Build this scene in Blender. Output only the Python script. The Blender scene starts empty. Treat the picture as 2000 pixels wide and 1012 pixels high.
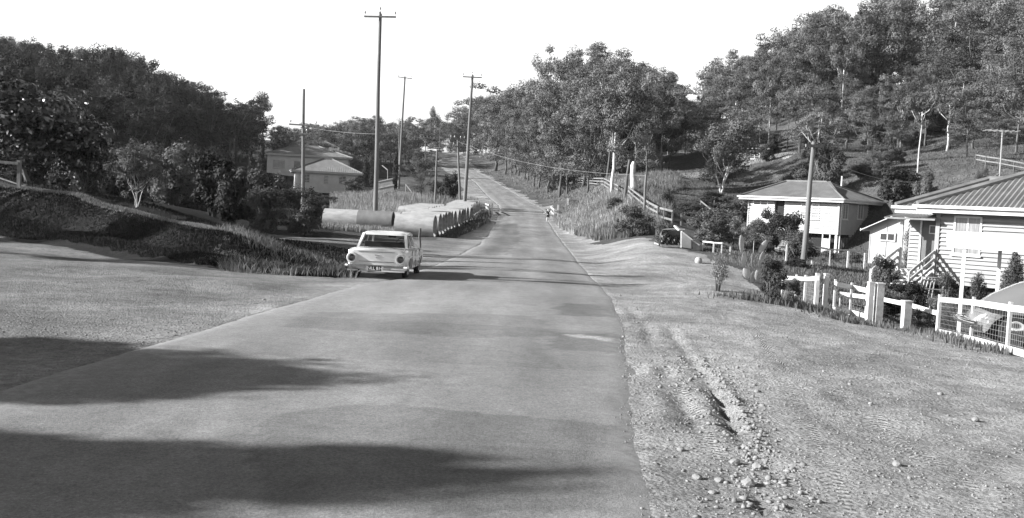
import bpy, bmesh, math, random
import numpy as np
from mathutils import Vector, Matrix
rng = np.random.default_rng(7)
random.seed(7)
C = bpy.context.scene.collection
R = math.radians
# ------------------------------------------------------------------ camera
F = 1900.0; PITCH = math.atan(106/1900.0); ROLL = R(2.8)
cp, sp, cr, sr = math.cos(PITCH), math.sin(PITCH), math.cos(ROLL), math.sin(ROLL)
FW = np.array([0, cp, -sp]); R0 = np.array([1.0, 0, 0]); U0 = np.array([0, sp, cp])
RT = cr*R0 + sr*U0; UP = cr*U0 - sr*R0
cam_d = bpy.data.cameras.new('camera'); cam = bpy.data.objects.new('camera', cam_d); C.objects.link(cam)
cam_d.sensor_width = 36; cam_d.lens = 36*F/2000; cam_d.clip_end = 3000; cam_d.clip_start = 0.1
M = Matrix.Identity(4)
for i in range(3):
    M[i][0] = RT[i]; M[i][1] = UP[i]; M[i][2] = -FW[i]
cam.matrix_world = M
bpy.context.scene.camera = cam
def P(u, v, d):
    "world point seen at photo position (u,v) whose y (distance ahead) is d"
    r = FW + RT*(u-1000)/F - UP*(v-506)/F
    return r*(d/r[1])
def proj(p):
    p = np.asarray(p, float); w = p@FW
    return 1000+F*(p@RT)/w, 506-F*(p@UP)/w
# ------------------------------------------------------------------ terrain
CPX = [(1245,1012,6),(0,1012,5.5),(2000,1012,6.2),(1500,800,9.6),(1245,650,14.8),(430,650,13.2),(0,650,12.2),
 (0,470,30),(300,520,25),(600,555,22),(700,562,22.5),(1165,548,27),(960,473,60),(1120,473,58),
 (880,510,37),(1140,510,37),(970,433,98),(1078,433,96),(950,405,118),(1050,403,120),(970,393,140),(1045,393,140),
 (926,366,170),(1006,366,168),(895,338,215),(931,338,215),(909,302,285),(935,302,280),(880,300,300),
 (850,466,60),(775,463,60),(640,456,66),(700,457,66),(885,452,71),(917,433,89),(915,418,105),
 (510,462,50),(580,457,52),(480,470,42),(700,410,90),(630,412,95),(849,395,112),(800,392,120),(760,395,110),
 (640,385,140),(560,390,140),(600,348,168),(740,372,140),(800,350,170),(860,318,240),(800,320,240),(700,320,230),
 (290,402,50),(400,425,50),(200,392,46),(100,385,46),(0,380,46),(-200,372,46),
 (1193,384,85),(1237,372,87),(1180,345,110),(1320,442,62),(1150,462,55),(1280,472,50),(1380,500,42),(1125,456,62),
 (1110,400,95),(1100,380,115),(1050,372,125),(1000,340,185),(950,306,270),(1300,342,102),(1400,330,120),(1450,360,100),
 (1300,410,75),(1420,560,27),(1560,595,29.5),(1700,633,25.8),(1831,657,23.5),(2000,692,18.6),(1600,603,28.8),
 (1568,520,60),(1632,494,75),(1460,492,75),(1697,516,60),(1790,516,58),(1780,592,34),(1500,500,65),(1400,440,70),
 (1560,300,105),(1640,257,125),(1790,346,82),(1850,262,130),(1535,290,115),(1700,340,86),(1600,350,92),(1950,330,78),
 (1700,250,130),(1750,300,105),(1900,300,95),(1480,300,118),
 (1480,262,127),(1400,285,135),(1560,248,137),(1720,233,137),(1800,235,127),(1900,262,106),(1480,212,178),(1600,188,178),(1750,165,172),(1950,170,152),(1390,240,185),(1340,300,150)]
CPW = [(-4.7,27,-2.22),(-3.1,26,-2.16),(-3.0,31,-2.28),(-4.7,31.5,-2.32),(0,-20,-1.9),(-8,0,-1.9),(8,0,-1.9),(-60,-40,-1.9),(60,-40,-2.5),(-30,10,-1.7),(-40,25,-1.0),(-60,10,0),(25,12,-2.9),(45,15,-3),
 (20,30,-3.1),(40,30,-3.2),(40,60,-2),(70,60,4),(60,40,-2),(100,40,5),(-15,18,-1.85),(-22,24,-1.7),
 (-55,80,-1),(-40,110,-1),(-35,90,-1.5),(-70,60,0),(-110,100,8),(-75,130,5),(-58,150,4),(-110,200,17),(-85,205,12),(-68,220,9),(-55,235,6),
 (-62,300,10),(-45,300,11),(-30,330,13),(-100,300,20),(-200,200,22),(-200,50,8),(-50,200,5),(-45,165,3.5),
 (-10,400,20),(-60,450,22),(10,330,17),(17,150,6.5),(30,150,7.5),(20,200,12),(10,220,12),(40,250,14),
 (100,160,27),(95,90,12),(130,120,20),(110,230,28),(0,600,24),(200,200,30),
 (-300,500,30),(300,500,36),(0,900,30),(400,100,30),(-400,100,25),(-400,-100,10),(400,-100,-2),(0,-200,-2)]
pts = [tuple(P(*c)) for c in CPX]+CPW
pts = np.array(pts, float)
def kern(dx, dy):
    return np.sqrt(dx*dx+dy*dy+4.0)
_A = kern(pts[:,0][:,None]-pts[:,0][None], pts[:,1][:,None]-pts[:,1][None])
_n = len(pts)
_W = np.linalg.solve(_A+np.eye(_n)*0.02*0, pts[:,2]-(-1.9))
def vnoise(x, y, s, seed=0):
    x = np.asarray(x, float)/s; y = np.asarray(y, float)/s
    xi = np.floor(x).astype(np.int64); yi = np.floor(y).astype(np.int64)
    fx = x-xi; fy = y-yi; fx = fx*fx*(3-2*fx); fy = fy*fy*(3-2*fy)
    def h(a, b):
        n = (a*374761393+b*668265263+seed*974634777) & 0x7fffffff
        n = ((n ^ (n >> 13))*1274126177) & 0x7fffffff
        n = n ^ (n >> 16)
        return (n & 0xffff)/65535.0
    return (h(xi,yi)*(1-fx)+h(xi+1,yi)*fx)*(1-fy)+(h(xi,yi+1)*(1-fx)+h(xi+1,yi+1)*fx)*fy-0.5
def sstep(a, b, x):
    t = np.clip((x-a)/(b-a), 0, 1); return t*t*(3-2*t)
def rbf(x, y):
    x = np.asarray(x, float); y = np.asarray(y, float)
    z = np.full(x.shape, -1.9)
    for k in range(_n):
        z = z+_W[k]*kern(x-pts[k,0], y-pts[k,1])
    return z
# bank on the left: crest height above the flat, along x
BX = [-60,-30,-22,-15.9,-12.4,-9.3,-8.0,-6.8,-5.2,-3.6]
BY = [42, 37, 34.5, 31.3, 29.2, 26.9, 26.2, 25.6, 25.0, 24.6]
BH = [1.5,1.5,1.5,1.36,1.36,1.06,0.84,0.45,0.0,0.0]
def bank(x, y):
    by = np.interp(x, BX, BY); bh = np.interp(x, BX, BH)
    t = y-by
    toe = 0.28*sstep(-0.2, 1.2, t)                       # small lower ledge
    up = toe+0.72*sstep(1.5, 3.0, t)
    back = 1-0.85*sstep(3.6, 10, t)
    lump = 1+0.25*vnoise(x, y, 1.7, 3)
    return bh*up*back*np.where(t < 4, lump, 1)
RC = None
def ground(x, y, fine=True):
    x = np.asarray(x, float); y = np.asarray(y, float)
    z = rbf(x, y)+bank(x, y)
    if RC is not None:
        e_ = np.interp(y, RC[0], RC[1]); f_ = np.interp(y, RC[0], RC[2]); o_ = np.maximum(np.maximum(e_-x, x-f_), 0)
        wd_ = np.interp(y, [0,45,80,330], [2.5,3.5,7,12]); kk = (1-sstep(0, 1, (o_-.3)/wd_))*sstep(-30, -5, y)*(1-sstep(300, 345, y))
        z = z*(1-kk)+zroad(y)*kk
        e = np.interp(y, RC[0], RC[1])  # left edge
        f = np.interp(y, RC[0], RC[2])
        off = np.maximum(np.maximum(e-x, x-f), 0)
        amp = sstep(0.1, 2.0, off)
        z = z+amp*(0.10*vnoise(x, y, 2.3, 1)+0.30*vnoise(x, y, 9, 2)*sstep(45, 80, y))
        if fine:
            rt = amp*sstep(0, .4, x-f)*(1-sstep(28, 45, y))
            z = z+rt*(0.06*vnoise(x, y, .8, 5)+0.034*vnoise(x, y, .28, 6)+.03*np.minimum(0, vnoise(x*1.6-y*.25, y*.35, .33, 16)))
            for poly, w, dep in RUTS:
                dd = np.interp(y, poly[:,1], poly[:,0])
                inr = (y > poly[0,1]) & (y < poly[-1,1])
                q = x-dd+0.1*vnoise(x, y, .5, 11)
                dp_ = dep*np.clip(.75+2.6*vnoise(x, y, .9, 14)+1.0*vnoise(x, y, .3, 15), 0, 1.5); z = z+np.where(inr, -dp_*np.exp(-(q/w)**2)+dp_*.6*np.exp(-((q-w*1.5)/(w*.8))**2), 0)
    return z
RUTS = []
def hit(u, v, dmin=4.0, dmax=600.0):
    r = FW+RT*(u-1000)/F-UP*(v-506)/F; r = r/r[1]
    d = np.exp(np.linspace(math.log(dmin), math.log(dmax), 900))
    gz = ground(r[0]*d, d, False)
    below = r[2]*d < gz
    k = int(np.argmax(below)) if below.any() else len(d)-1
    if k == 0: dd = d[0]
    else:
        a, b = d[k-1], d[k]
        fa = r[2]*a-gz[k-1]; fb = r[2]*b-gz[k]
        dd = a+(b-a)*(fa/(fa-fb) if fa != fb else .5)
    return np.array([r[0]*dd, dd, float(ground(r[0]*dd, dd, False))])
def col(u, d):
    "ground point at distance d whose picture column is u"
    z = -2.0
    for _ in range(6):
        # find x such that proj x = u with this z
        # u-1000 = F*(p.RT)/(p.FW)
        k = (u-1000)/F
        # p=(x,d,z): x*RT0+d*RT1+z*RT2 = k*(x*FW0+d*FW1+z*FW2)
        x = (k*(d*FW[1]+z*FW[2])-d*RT[1]-z*RT[2])/(RT[0]-k*FW[0])
        z = float(ground(x, d, False))
    return np.array([x, d, z])
def gz(x, y): return float(ground(x, y, False))
# road edges (world) from near to far, on a smooth long profile
RPY = [-30,0,16,24,30,40,60,75,96,120,140,170,215,250,285,300,345]; RPZ = [-1.9,-1.9,-1.9,-2.09,-2.23,-2.28,-2.28,-2.15,-1.6,-.45,.75,3.0,6.6,10.3,14.2,15.0,15.2]
_py = np.arange(-40, 360, 1.0); _pz = np.interp(_py, RPY, RPZ); _k = np.hanning(17); _k /= _k.sum(); _pz = np.convolve(np.pad(_pz, 8, 'edge'), _k, 'valid')
def zroad(y): return np.interp(y, _py, _pz)
def onprof(u, v, ya, yb):
    for _ in range(40):
        ym = (ya+yb)/2; z_ = float(zroad(ym)); k_ = (u-1000)/F
        x_ = (k_*(ym*FW[1]+z_*FW[2])-ym*RT[1]-z_*RT[2])/(RT[0]-k_*FW[0])
        if proj((x_, ym, z_))[1] > v: ya = ym
        else: yb = ym
    return x_, ym
RE = [(-1,-5.4,.70),(3,-5.2,.76)]
for (ul, ur, v) in [(-700,1245,1005),(-260,1246,880),(30,1247,780),(265,1246,700),(470,1240,640),(640,1222,592),(735,1192,560),(840,1155,530),(895,1130,503),(940,1108,478),(955,1092,458),(970,1073,430),(977,1063,407),(962,1036,394),(943,1003,375),(927,972,357),(909,948,343),(890,930,333),(866,916,320),(850,908,308),(838,897,300)]:
    xl, ya_ = onprof(ul, v, 3, 300); xr, yb_ = onprof(ur, v, 3, 300); ym = (ya_+yb_)/2
    RE.append((ym, xl*ym/ya_, xr*ym/yb_))
RE.sort(); ylast = RE[-1][0]; a = RE[-1]
RE += [(ylast+12, a[1]-2.5, a[2]-2.0),(ylast+40, a[1]-12, a[2]-9)]
_e = np.array(RE)
# limit the width far away, smooth
yy = np.arange(-2, _e[-1,0], 2.0)
le = np.interp(yy, _e[:,0], _e[:,1]); re = np.interp(yy, _e[:,0], _e[:,2])
cen = (le+re)/2; wid = re-le
k = np.ones(7)/7
cen = np.convolve(np.pad(cen, 3, 'edge'), k, 'valid'); wid = np.convolve(np.pad(wid, 3, 'edge'), k, 'valid')
le = cen-wid/2; re = cen+wid/2
RC = (yy, le, re)
for pl, w, dep in [([(1310,640),(1340,690),(1385,740),(1430,810),(1450,870),(1470,930),(1490,1005)], .07, .062),
                   ([(1215,590),(1262,640),(1300,720),(1345,800),(1380,880),(1400,1005)], .10, .035),
                   ([(1240,700),(1262,780),(1245,870),(1240,1005)], .09, .02)]:
    w_ = np.array([hit(*q)[:2] for q in pl]); w_ = w_[np.argsort(w_[:,1])]
    RUTS.append((w_, w, dep))
TRACKS = []
for pl in [[(1470,640),(1500,700),(1560,800),(1610,900),(1650,1005)],[(1400,600),(1500,680),(1620,760),(1740,850),(1900,960)],
           [(1440,620),(1580,720),(1690,800),(1800,900)],[(1225,600),(1300,680),(1330,760),(1400,900)],[(560,660),(420,700),(250,760),(60,850)]]:
    w_ = np.array([hit(*q)[:2] for q in pl]); TRACKS.append(w_[np.argsort(w_[:,1])])
# ------------------------------------------------------------------ materials
def nt(name):
    m = bpy.data.materials.new(name); m.use_nodes = True
    n = m.node_tree; b = n.nodes['Principled BSDF']
    return m, n, b
def g(v): return (v, v, v, 1)
def mat(name, a, b=None, scale=4.0, rough=.8, bump=0, bscale=None, spec=.3, detail=5, stretch=None, metallic=0, coat=0):
    m, n, p = nt(name)
    L = n.links.new
    tc = n.nodes.new('ShaderNodeTexCoord'); mp = n.nodes.new('ShaderNodeMapping'); L(tc.outputs['Object'], mp.inputs[0])
    if stretch: mp.inputs['Scale'].default_value = stretch
    nz = n.nodes.new('ShaderNodeTexNoise'); nz.inputs['Scale'].default_value = scale; nz.inputs['Detail'].default_value = detail; nz.inputs['Roughness'].default_value = .65
    L(mp.outputs[0], nz.inputs['Vector'])
    rp = n.nodes.new('ShaderNodeValToRGB'); L(nz.outputs[0], rp.inputs[0])
    rp.color_ramp.elements[0].position = .3; rp.color_ramp.elements[1].position = .7
    rp.color_ramp.elements[0].color = g(a); rp.color_ramp.elements[1].color = g(a if b is None else b)
    L(rp.outputs[0], p.inputs['Base Color'])
    p.inputs['Roughness'].default_value = rough; p.inputs['Specular IOR Level'].default_value = spec
    p.inputs['Metallic'].default_value = metallic
    if coat: p.inputs['Coat Weight'].default_value = coat
    if bump:
        bn = n.nodes.new('ShaderNodeTexNoise'); bn.inputs['Scale'].default_value = bscale or scale*4; bn.inputs['Detail'].default_value = 6
        L(mp.outputs[0], bn.inputs['Vector'])
        bb = n.nodes.new('ShaderNodeBump'); bb.inputs['Strength'].default_value = 1; bb.inputs['Distance'].default_value = bump
        L(bn.outputs[0], bb.inputs['Height']); L(bb.outputs[0], p.inputs['Normal'])
    return m
def leafmat(name, a, b, rough=.75, spec=.12, trans=.22):
    m, n, p = nt(name); L = n.links.new
    at = n.nodes.new('ShaderNodeAttribute'); at.attribute_name = 'tone'
    mx = n.nodes.new('ShaderNodeMix'); mx.data_type = 'RGBA'
    mx.inputs[6].default_value = g(a); mx.inputs[7].default_value = g(b)
    L(at.outputs['Fac'], mx.inputs[0])
    oi = n.nodes.new('ShaderNodeObjectInfo'); mr = n.nodes.new('ShaderNodeMapRange'); mr.inputs[3].default_value = .7; mr.inputs[4].default_value = 1.3
    L(oi.outputs['Random'], mr.inputs[0])
    ml = n.nodes.new('ShaderNodeMix'); ml.data_type = 'RGBA'; ml.blend_type = 'MULTIPLY'; ml.inputs[0].default_value = 1
    L(mx.outputs[2], ml.inputs[6]); L(mr.outputs[0], ml.inputs[7])
    L(ml.outputs[2], p.inputs['Base Color']); p.inputs['Roughness'].default_value = rough; p.inputs['Specular IOR Level'].default_value = spec
    tr = n.nodes.new('ShaderNodeBsdfTranslucent'); L(ml.outputs[2], tr.inputs[0])
    ms = n.nodes.new('ShaderNodeMixShader'); ms.inputs[0].default_value = trans
    L(p.outputs[0], ms.inputs[1]); L(tr.outputs[0], ms.inputs[2]); L(ms.outputs[0], n.nodes['Material Output'].inputs[0])
    return m
MT = {}
MT['gum'] = leafmat('gum_leaves', .045, .17)
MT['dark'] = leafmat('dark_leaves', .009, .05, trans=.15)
MT['bush'] = leafmat('shrub_leaves', .04, .12)
MT['glossy'] = leafmat('glossy_leaves', .02, .07, rough=.22, spec=.9, trans=.1)
MT['pale'] = leafmat('pale_leaves', .12, .3)
MT['hedge'] = leafmat('hedge_leaves', .03, .11)
MT['dry'] = leafmat('dry_grass_blades', .13, .36, rough=.8, spec=.1, trans=.3)
MT['weed'] = leafmat('shade_dark_weed_blades', .006, .028, rough=.8, spec=.1, trans=.2)  # near-black tone also carries the tree shade on the left bank
MT['mgrass'] = leafmat('mid_grass_blades', .06, .2, rough=.8, spec=.1, trans=.3)
MT['bark'] = mat('dark_bark', .05, .14, 3, .9, .02, 12, .1, stretch=(1,1,.2))
MT['pbark'] = mat('pale_bark', .22, .6, 2.5, .8, .01, 12, .2, stretch=(1,1,.35))
MT['pole'] = mat('weathered_pole', .09, .17, 5, .85, .006, 30, .15, stretch=(3,3,.12))
MT['timber'] = mat('grey_timber', .09, .2, 5, .9, .006, 30, .1, stretch=(2,2,.5))
MT['white'] = mat('white_paint', .42, .56, 3, .5, .002, 25, .3)
MT['wallc'] = mat('cream_weatherboard_paint', .19, .24, 1.6, .6, .002, 12, .2)
MT['wallw'] = mat('white_weatherboard_paint', .26, .32, 1.6, .55, .002, 12, .3)
MT['wallg'] = mat('grey_weatherboard_paint', .48, .58, 1.2, .6, .002, 12, .3)
MT['fwhite'] = mat('weathered_white_paint', .26, .5, 6, .7, .004, 20, .2)
MT['roofg'] = mat('corrugated_iron', .13, .2, 1.3, .6, .003, 15, .3, stretch=(1,.3,1))
MT['roofd'] = mat('painted_corrugated_iron', .09, .15, 1.3, .6, .003, 15, .3)
MT['rooft'] = mat('ribbed_roof_sheeting', .10, .17, 1.5, .55, .003, 15, .3)
MT['glass'] = mat('window_glass', .03, .06, 1, .08, 0, None, .8)
MT['glassd'] = mat('dim_window_glass', .012, .03, 1, .5, 0, None, .1)
MT['curtain'] = mat('curtained_glass', .08, .24, 5, .3, 0, None, .5, stretch=(4,4,.3))
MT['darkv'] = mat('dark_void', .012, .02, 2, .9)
MT['doord'] = mat('dark_door_paint', .07, .1, 3, .5)
MT['concrete'] = mat('concrete_pipe', .2, .34, 1.4, .85, .006, 20, .15, stretch=(1,3,3))
MT['concreted'] = mat('weathered_concrete_pipe', .1, .17, 1.4, .85, .006, 20, .15)
MT['conc'] = mat('rough_concrete', .2, .34, 2, .9, .01, 15, .1)
MT['tarp'] = mat('dark_tarpaulin', .02, .06, 3, .45, .01, 6, .4)
MT['stone'] = mat('pebble_stone', .12, .24, 8, .9, .01, 20, .1)
MT['car'] = mat('pale_car_paint', .5, .56, .8, .18, 0, None, .5, coat=.6)
MT['car2'] = mat('grey_car_paint', .10, .13, .8, .2, 0, None, .5, coat=.6)
MT['chrome'] = mat('chrome', .7, .8, 1, .15, 0, None, .5, metallic=1)
MT['rubber'] = mat('tyre_rubber', .02, .035, 9, .8, .002, 30, .2)
MT['lamp'] = mat('tail_lamp_glass', .02, .03, 1, .1, 0, None, .8)
MT['black'] = mat('black_plate', .015, .02, 1, .4)
MT['letter'] = mat('plate_letters', .6, .65, 1, .4)
MT['skin'] = mat('skin', .42, .46, 3, .5)
MT['cloth'] = mat('dark_cloth', .02, .04, 8, .9)
MT['hair'] = mat('dark_hair', .02, .03, 8, .6)
MT['wire'] = mat('aluminium_wire', .2, .26, 1, .4, 0, None, .5)
MT['cactus'] = mat('cactus_skin', .26, .38, 5, .6, .01, 20, .3)
MT['porcelain'] = mat('insulator_porcelain', .25, .3, 1, .2)
# ------------------------------------------------------------------ builders
def tag(o, label=None, cat=None, group=None, kind=None):
    if label: o['label'] = label
    if cat: o['category'] = cat
    if group: o['group'] = group
    if kind: o['kind'] = kind
    return o
def empty(name, loc=(0,0,0), rz=0, label=None, cat=None, group=None):
    o = bpy.data.objects.new(name, None); C.objects.link(o); o.location = [float(q) for q in loc]; o.rotation_euler = (0,0,rz)
    o.empty_display_size = .2
    return tag(o, label, cat, group)
def add(name, me, m, parent=None, smooth=False):
    me.materials.clear()
    for mm in (m if isinstance(m, (list, tuple)) else [m]): me.materials.append(mm)
    o = bpy.data.objects.new(name, me); C.objects.link(o)
    if parent: o.parent = parent
    if smooth:
        me.polygons.foreach_set('use_smooth', [True]*len(me.polygons))
        if len(me.polygons) < 20000: me.set_sharp_from_angle(angle=R(38))
    return o
class MB:
    def __init__(s): s.v = []; s.f = []
    def poly(s, ps):
        n = len(s.v); s.v += [tuple(float(c) for c in p) for p in ps]; s.f.append(tuple(range(n, n+len(ps)))); return s
    def box(s, x0, y0, z0, x1, y1, z1):
        n = len(s.v)
        s.v += [(x0,y0,z0),(x1,y0,z0),(x1,y1,z0),(x0,y1,z0),(x0,y0,z1),(x1,y0,z1),(x1,y1,z1),(x0,y1,z1)]
        s.f += [tuple(n+i for i in q) for q in ((3,2,1,0),(4,5,6,7),(0,1,5,4),(1,2,6,5),(2,3,7,6),(3,0,4,7))]
        return s
    def bar(s, a, b, w, h=None, up=(0,0,1)):
        "box beam from a to b, width w (sideways), height h"
        a = Vector([float(q) for q in a]); b = Vector([float(q) for q in b]); h = h or w
        d = (b-a).normalized(); upv = Vector(up)
        if abs(d.dot(upv)) > .95: upv = Vector((0,1,0)) if abs(d.y) < .9 else Vector((1,0,0))
        x = d.cross(upv).normalized(); z = x.cross(d).normalized()
        n = len(s.v)
        for p in (a, b):
            for (i, j) in ((-1,-1),(1,-1),(1,1),(-1,1)):
                s.v.append(tuple(p+x*(i*w/2)+z*(j*h/2)))
        s.f += [tuple(n+i for i in q) for q in ((3,2,1,0),(4,5,6,7),(0,1,5,4),(1,2,6,5),(2,3,7,6),(3,0,4,7))]
        return s
    def tube(s, ps, rs, seg=8, cap=True):
        ps = [Vector([float(q) for q in p]) for p in ps]
        n0 = len(s.v)
        prevx = None
        for i, p in enumerate(ps):
            d = (ps[min(i+1, len(ps)-1)]-ps[max(i-1, 0)])
            d = d.normalized() if d.length > 1e-9 else Vector((0,0,1))
            if prevx is None:
                t = Vector((1,0,0)) if abs(d.x) < .9 else Vector((0,1,0))
                x = d.cross(t).normalized()
            else:
                x = (prevx-d*prevx.dot(d)).normalized()
            prevx = x; y = d.cross(x)
            r = rs[i] if isinstance(rs, (list, tuple)) else rs
            for k in range(seg):
                a = 2*math.pi*k/seg
                s.v.append(tuple(p+x*(math.cos(a)*r)+y*(math.sin(a)*r)))
        for i in range(len(ps)-1):
            for k in range(seg):
                k2 = (k+1) % seg
                s.f.append((n0+i*seg+k, n0+i*seg+k2, n0+(i+1)*seg+k2, n0+(i+1)*seg+k))
        if cap:
            s.f.append(tuple(n0+k for k in range(seg))[::-1]); m_ = n0+(len(ps)-1)*seg
            s.f.append(tuple(m_+k for k in range(seg)))
        return s
    def lathe(s, prof, axis='z', seg=24, origin=(0,0,0)):
        n0 = len(s.v); ox, oy, oz = origin
        for (r, h) in prof:
            for k in range(seg):
                a = 2*math.pi*k/seg; c, q = r*math.cos(a), r*math.sin(a)
                p = {'z':(c,q,h),'x':(h,c,q),'y':(c,h,q)}[axis]
                s.v.append((p[0]+ox, p[1]+oy, p[2]+oz))
        for i in range(len(prof)-1):
            for k in range(seg):
                k2 = (k+1) % seg
                s.f.append((n0+i*seg+k, n0+i*seg+k2, n0+(i+1)*seg+k2, n0+(i+1)*seg+k))
        return s
    def mesh(s, name='mesh'):
        me = bpy.data.meshes.new(name); me.from_pydata(s.v, [], s.f); me.update()
        bm = bmesh.new(); bm.from_mesh(me); bmesh.ops.recalc_face_normals(bm, faces=bm.faces[:]); bm.to_mesh(me); bm.free()
        return me
    def build(s, name, m, parent=None, smooth=False):
        return add(name, s.mesh(name), m, parent, smooth)
def fastmesh(name, V, Fc, tone=None):
    "V (n,3); Fc (m,k) all faces with the same k"
    me = bpy.data.meshes.new(name); V = np.asarray(V, np.float32); Fc = np.asarray(Fc, np.int32)
    m_, k_ = Fc.shape
    me.vertices.add(len(V)); me.vertices.foreach_set('co', V.ravel())
    me.loops.add(m_*k_); me.loops.foreach_set('vertex_index', Fc.ravel())
    me.polygons.add(m_); me.polygons.foreach_set('loop_start', np.arange(0, m_*k_, k_, dtype=np.int32))
    try: me.polygons.foreach_set('loop_total', np.full(m_, k_, dtype=np.int32))
    except Exception: pass
    me.update(calc_edges=True)
    if tone is not None:
        at = me.attributes.new('tone', 'FLOAT', 'POINT'); at.data.foreach_set('value', np.asarray(tone, np.float32))
    return me
# ------------------------------------------------------------------ ground sheet
def axis_x():
    a = [0.0]
    st = .09
    while a[-1] < 8.5: a.append(a[-1]+st)
    while a[-1] < 900:
        st *= 1.045; a.append(a[-1]+st)
    b = [0.0]; st = .12
    while b[-1] > -8: b.append(b[-1]-st)
    while b[-1] > -900:
        st *= 1.03; b.append(b[-1]-st)
    return np.array(sorted(b[1:])+a)
def axis_y():
    a = [4.0]
    while a[-1] < 1200: a.append(a[-1]+max(.07, a[-1]*.0075 if a[-1] < 330 else a[-1]*.04))
    b = [4.0]; st = .2
    while b[-1] > -250:
        st *= 1.25; b.append(b[-1]-st)
    return np.array(sorted(b[1:])+a)
AX = axis_x(); AY = axis_y()
X, Y = np.meshgrid(AX, AY); Z = ground(X, Y)
LE = np.interp(Y, RC[0], RC[1]); RI = np.interp(Y, RC[0], RC[2])
inside = np.minimum(X-LE, RI-X)
onroad = (Y < RC[0][-1]) & (Y > -30)
dep = (0.03+0.0006*np.maximum(Y, 0)+.02*np.maximum(0,np.minimum(1,(Y-60)/60)))*sstep(.02, .22, inside)*onroad
Zg = Z-dep
nx, ny = len(AX), len(AY)
V = np.stack([X.ravel(), Y.ravel(), Zg.ravel()], 1)
idx = np.arange(nx*ny).reshape(ny, nx)
Fc = np.stack([idx[:-1,:-1].ravel(), idx[:-1,1:].ravel(), idx[1:,1:].ravel(), idx[1:,:-1].ravel()], 1)
gme = fastmesh('ground', V, Fc)
def inpoly(px, py, poly):
    c = np.zeros(px.shape, bool); n = len(poly); j = n-1
    for i in range(n):
        xi, yi = poly[i][:2]; xj, yj = poly[j][:2]
        if yi != yj:
            q = ((yi > py) != (yj > py)) & (px < (xj-xi)*(py-yi)/(yj-yi)+xi); c ^= q
        j = i
    return c
def ppoly(pl): return [hit(*q)[:2] for q in pl]
xx, yv = X.ravel(), Y.ravel()
wob = 1.2*vnoise(xx, yv, 2.5, 21)+.5*vnoise(xx, yv, .6, 22)
far = np.clip(yv/40, .3, 1.5)
wx = xx+wob*far; wy = yv+1.2*vnoise(xx, yv, 2.5, 23)*far
dirt = np.zeros(len(xx))
re1 = np.interp(yv, RC[0], RC[2]); le1 = np.interp(yv, RC[0], RC[1])
# right verge down to the fence line
fx = np.interp(yv, [-300, 10, 18.6, 23.5, 26, 30, 34, 42, 52, 58, 66, 80, 97, 150, 300], [60, 18, 10.1, 10.6, 10.4, 9.2, 8.6, 8.8, 7.6, 6.0, 4.9, 4.8, 4.6, 5, -10])
fx = np.where(yv > 100, np.minimum(fx, re1+.9), fx)
dirt = np.maximum(dirt, ((xx > re1-.5) & (wx < fx)).astype(float))
by = np.interp(xx, BX, BY)
dirt = np.maximum(dirt, ((xx < le1+.5) & (wy < by-.3) & (yv < 45)).astype(float))
dirt = np.maximum(dirt, ((xx < le1+.5) & (xx > le1-1.6-1.2*sstep(100, 140, yv)-4*sstep(60,30,yv)) & (yv > 24)).astype(float)*(.3+.7*(vnoise(xx,yv,1.3,9) > -.25)))
for pl in ([(480,462),(560,462),(700,466),(870,470),(900,452),(960,425),(985,440),(860,520),(800,545),(700,500),(500,485)],
           [(1290,350),(1330,338),(1420,326),(1425,340),(1340,350),(1290,358)],
           [(1420,318),(1490,300),(1545,296),(1550,305),(1480,316),(1420,330)],
           [(935,425),(985,428),(975,400),(943,375),(915,348),(895,338),(885,345),(905,368),(914,392),(925,408)]):
    dirt = np.maximum(dirt, inpoly(wx, wy, ppoly(pl)).astype(float))
t = wy-by
dark_grass_shade = ((t > -.35) & (t < 3.0-.15) & (xx < -4.2) & (xx > -60)).astype(float)  # bank face: tree shade painted as a near-black grass colour
dark_grass_shade = np.maximum(dark_grass_shade, inpoly(wx, wy, ppoly([(500,486),(700,500),(700,545),(560,530),(470,500)])).astype(float)*.8)
dark_grass_shade = np.maximum(dark_grass_shade, ((t > 3.15) & (t < 16) & (xx < -5)).astype(float))  # ground behind the crest, its shade painted in the same way
dark_grass_shade = np.maximum(dark_grass_shade, ((xx < -7-(yv-30)*.12) & (yv > by+3.2) & (yv < 62)).astype(float))
dark_grass_shade = np.maximum(dark_grass_shade, ((xx < -20) & (yv > 48) & (yv < 240)).astype(float)*.8)
crest = ((t > 2.85) & (t < 3.15) & (xx < -4) & (xx > -60)).astype(float)
me = gme
apron = sstep(0, 1.5, le1-xx)*(yv < 60)
for nm, arr in (('apron', apron), ('dirt', dirt), ('dark_grass_shade', dark_grass_shade*(1-dirt)), ('crest', crest)):
    at = me.attributes.new(nm, 'FLOAT', 'POINT'); at.data.foreach_set('value', arr.astype(np.float32))
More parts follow.
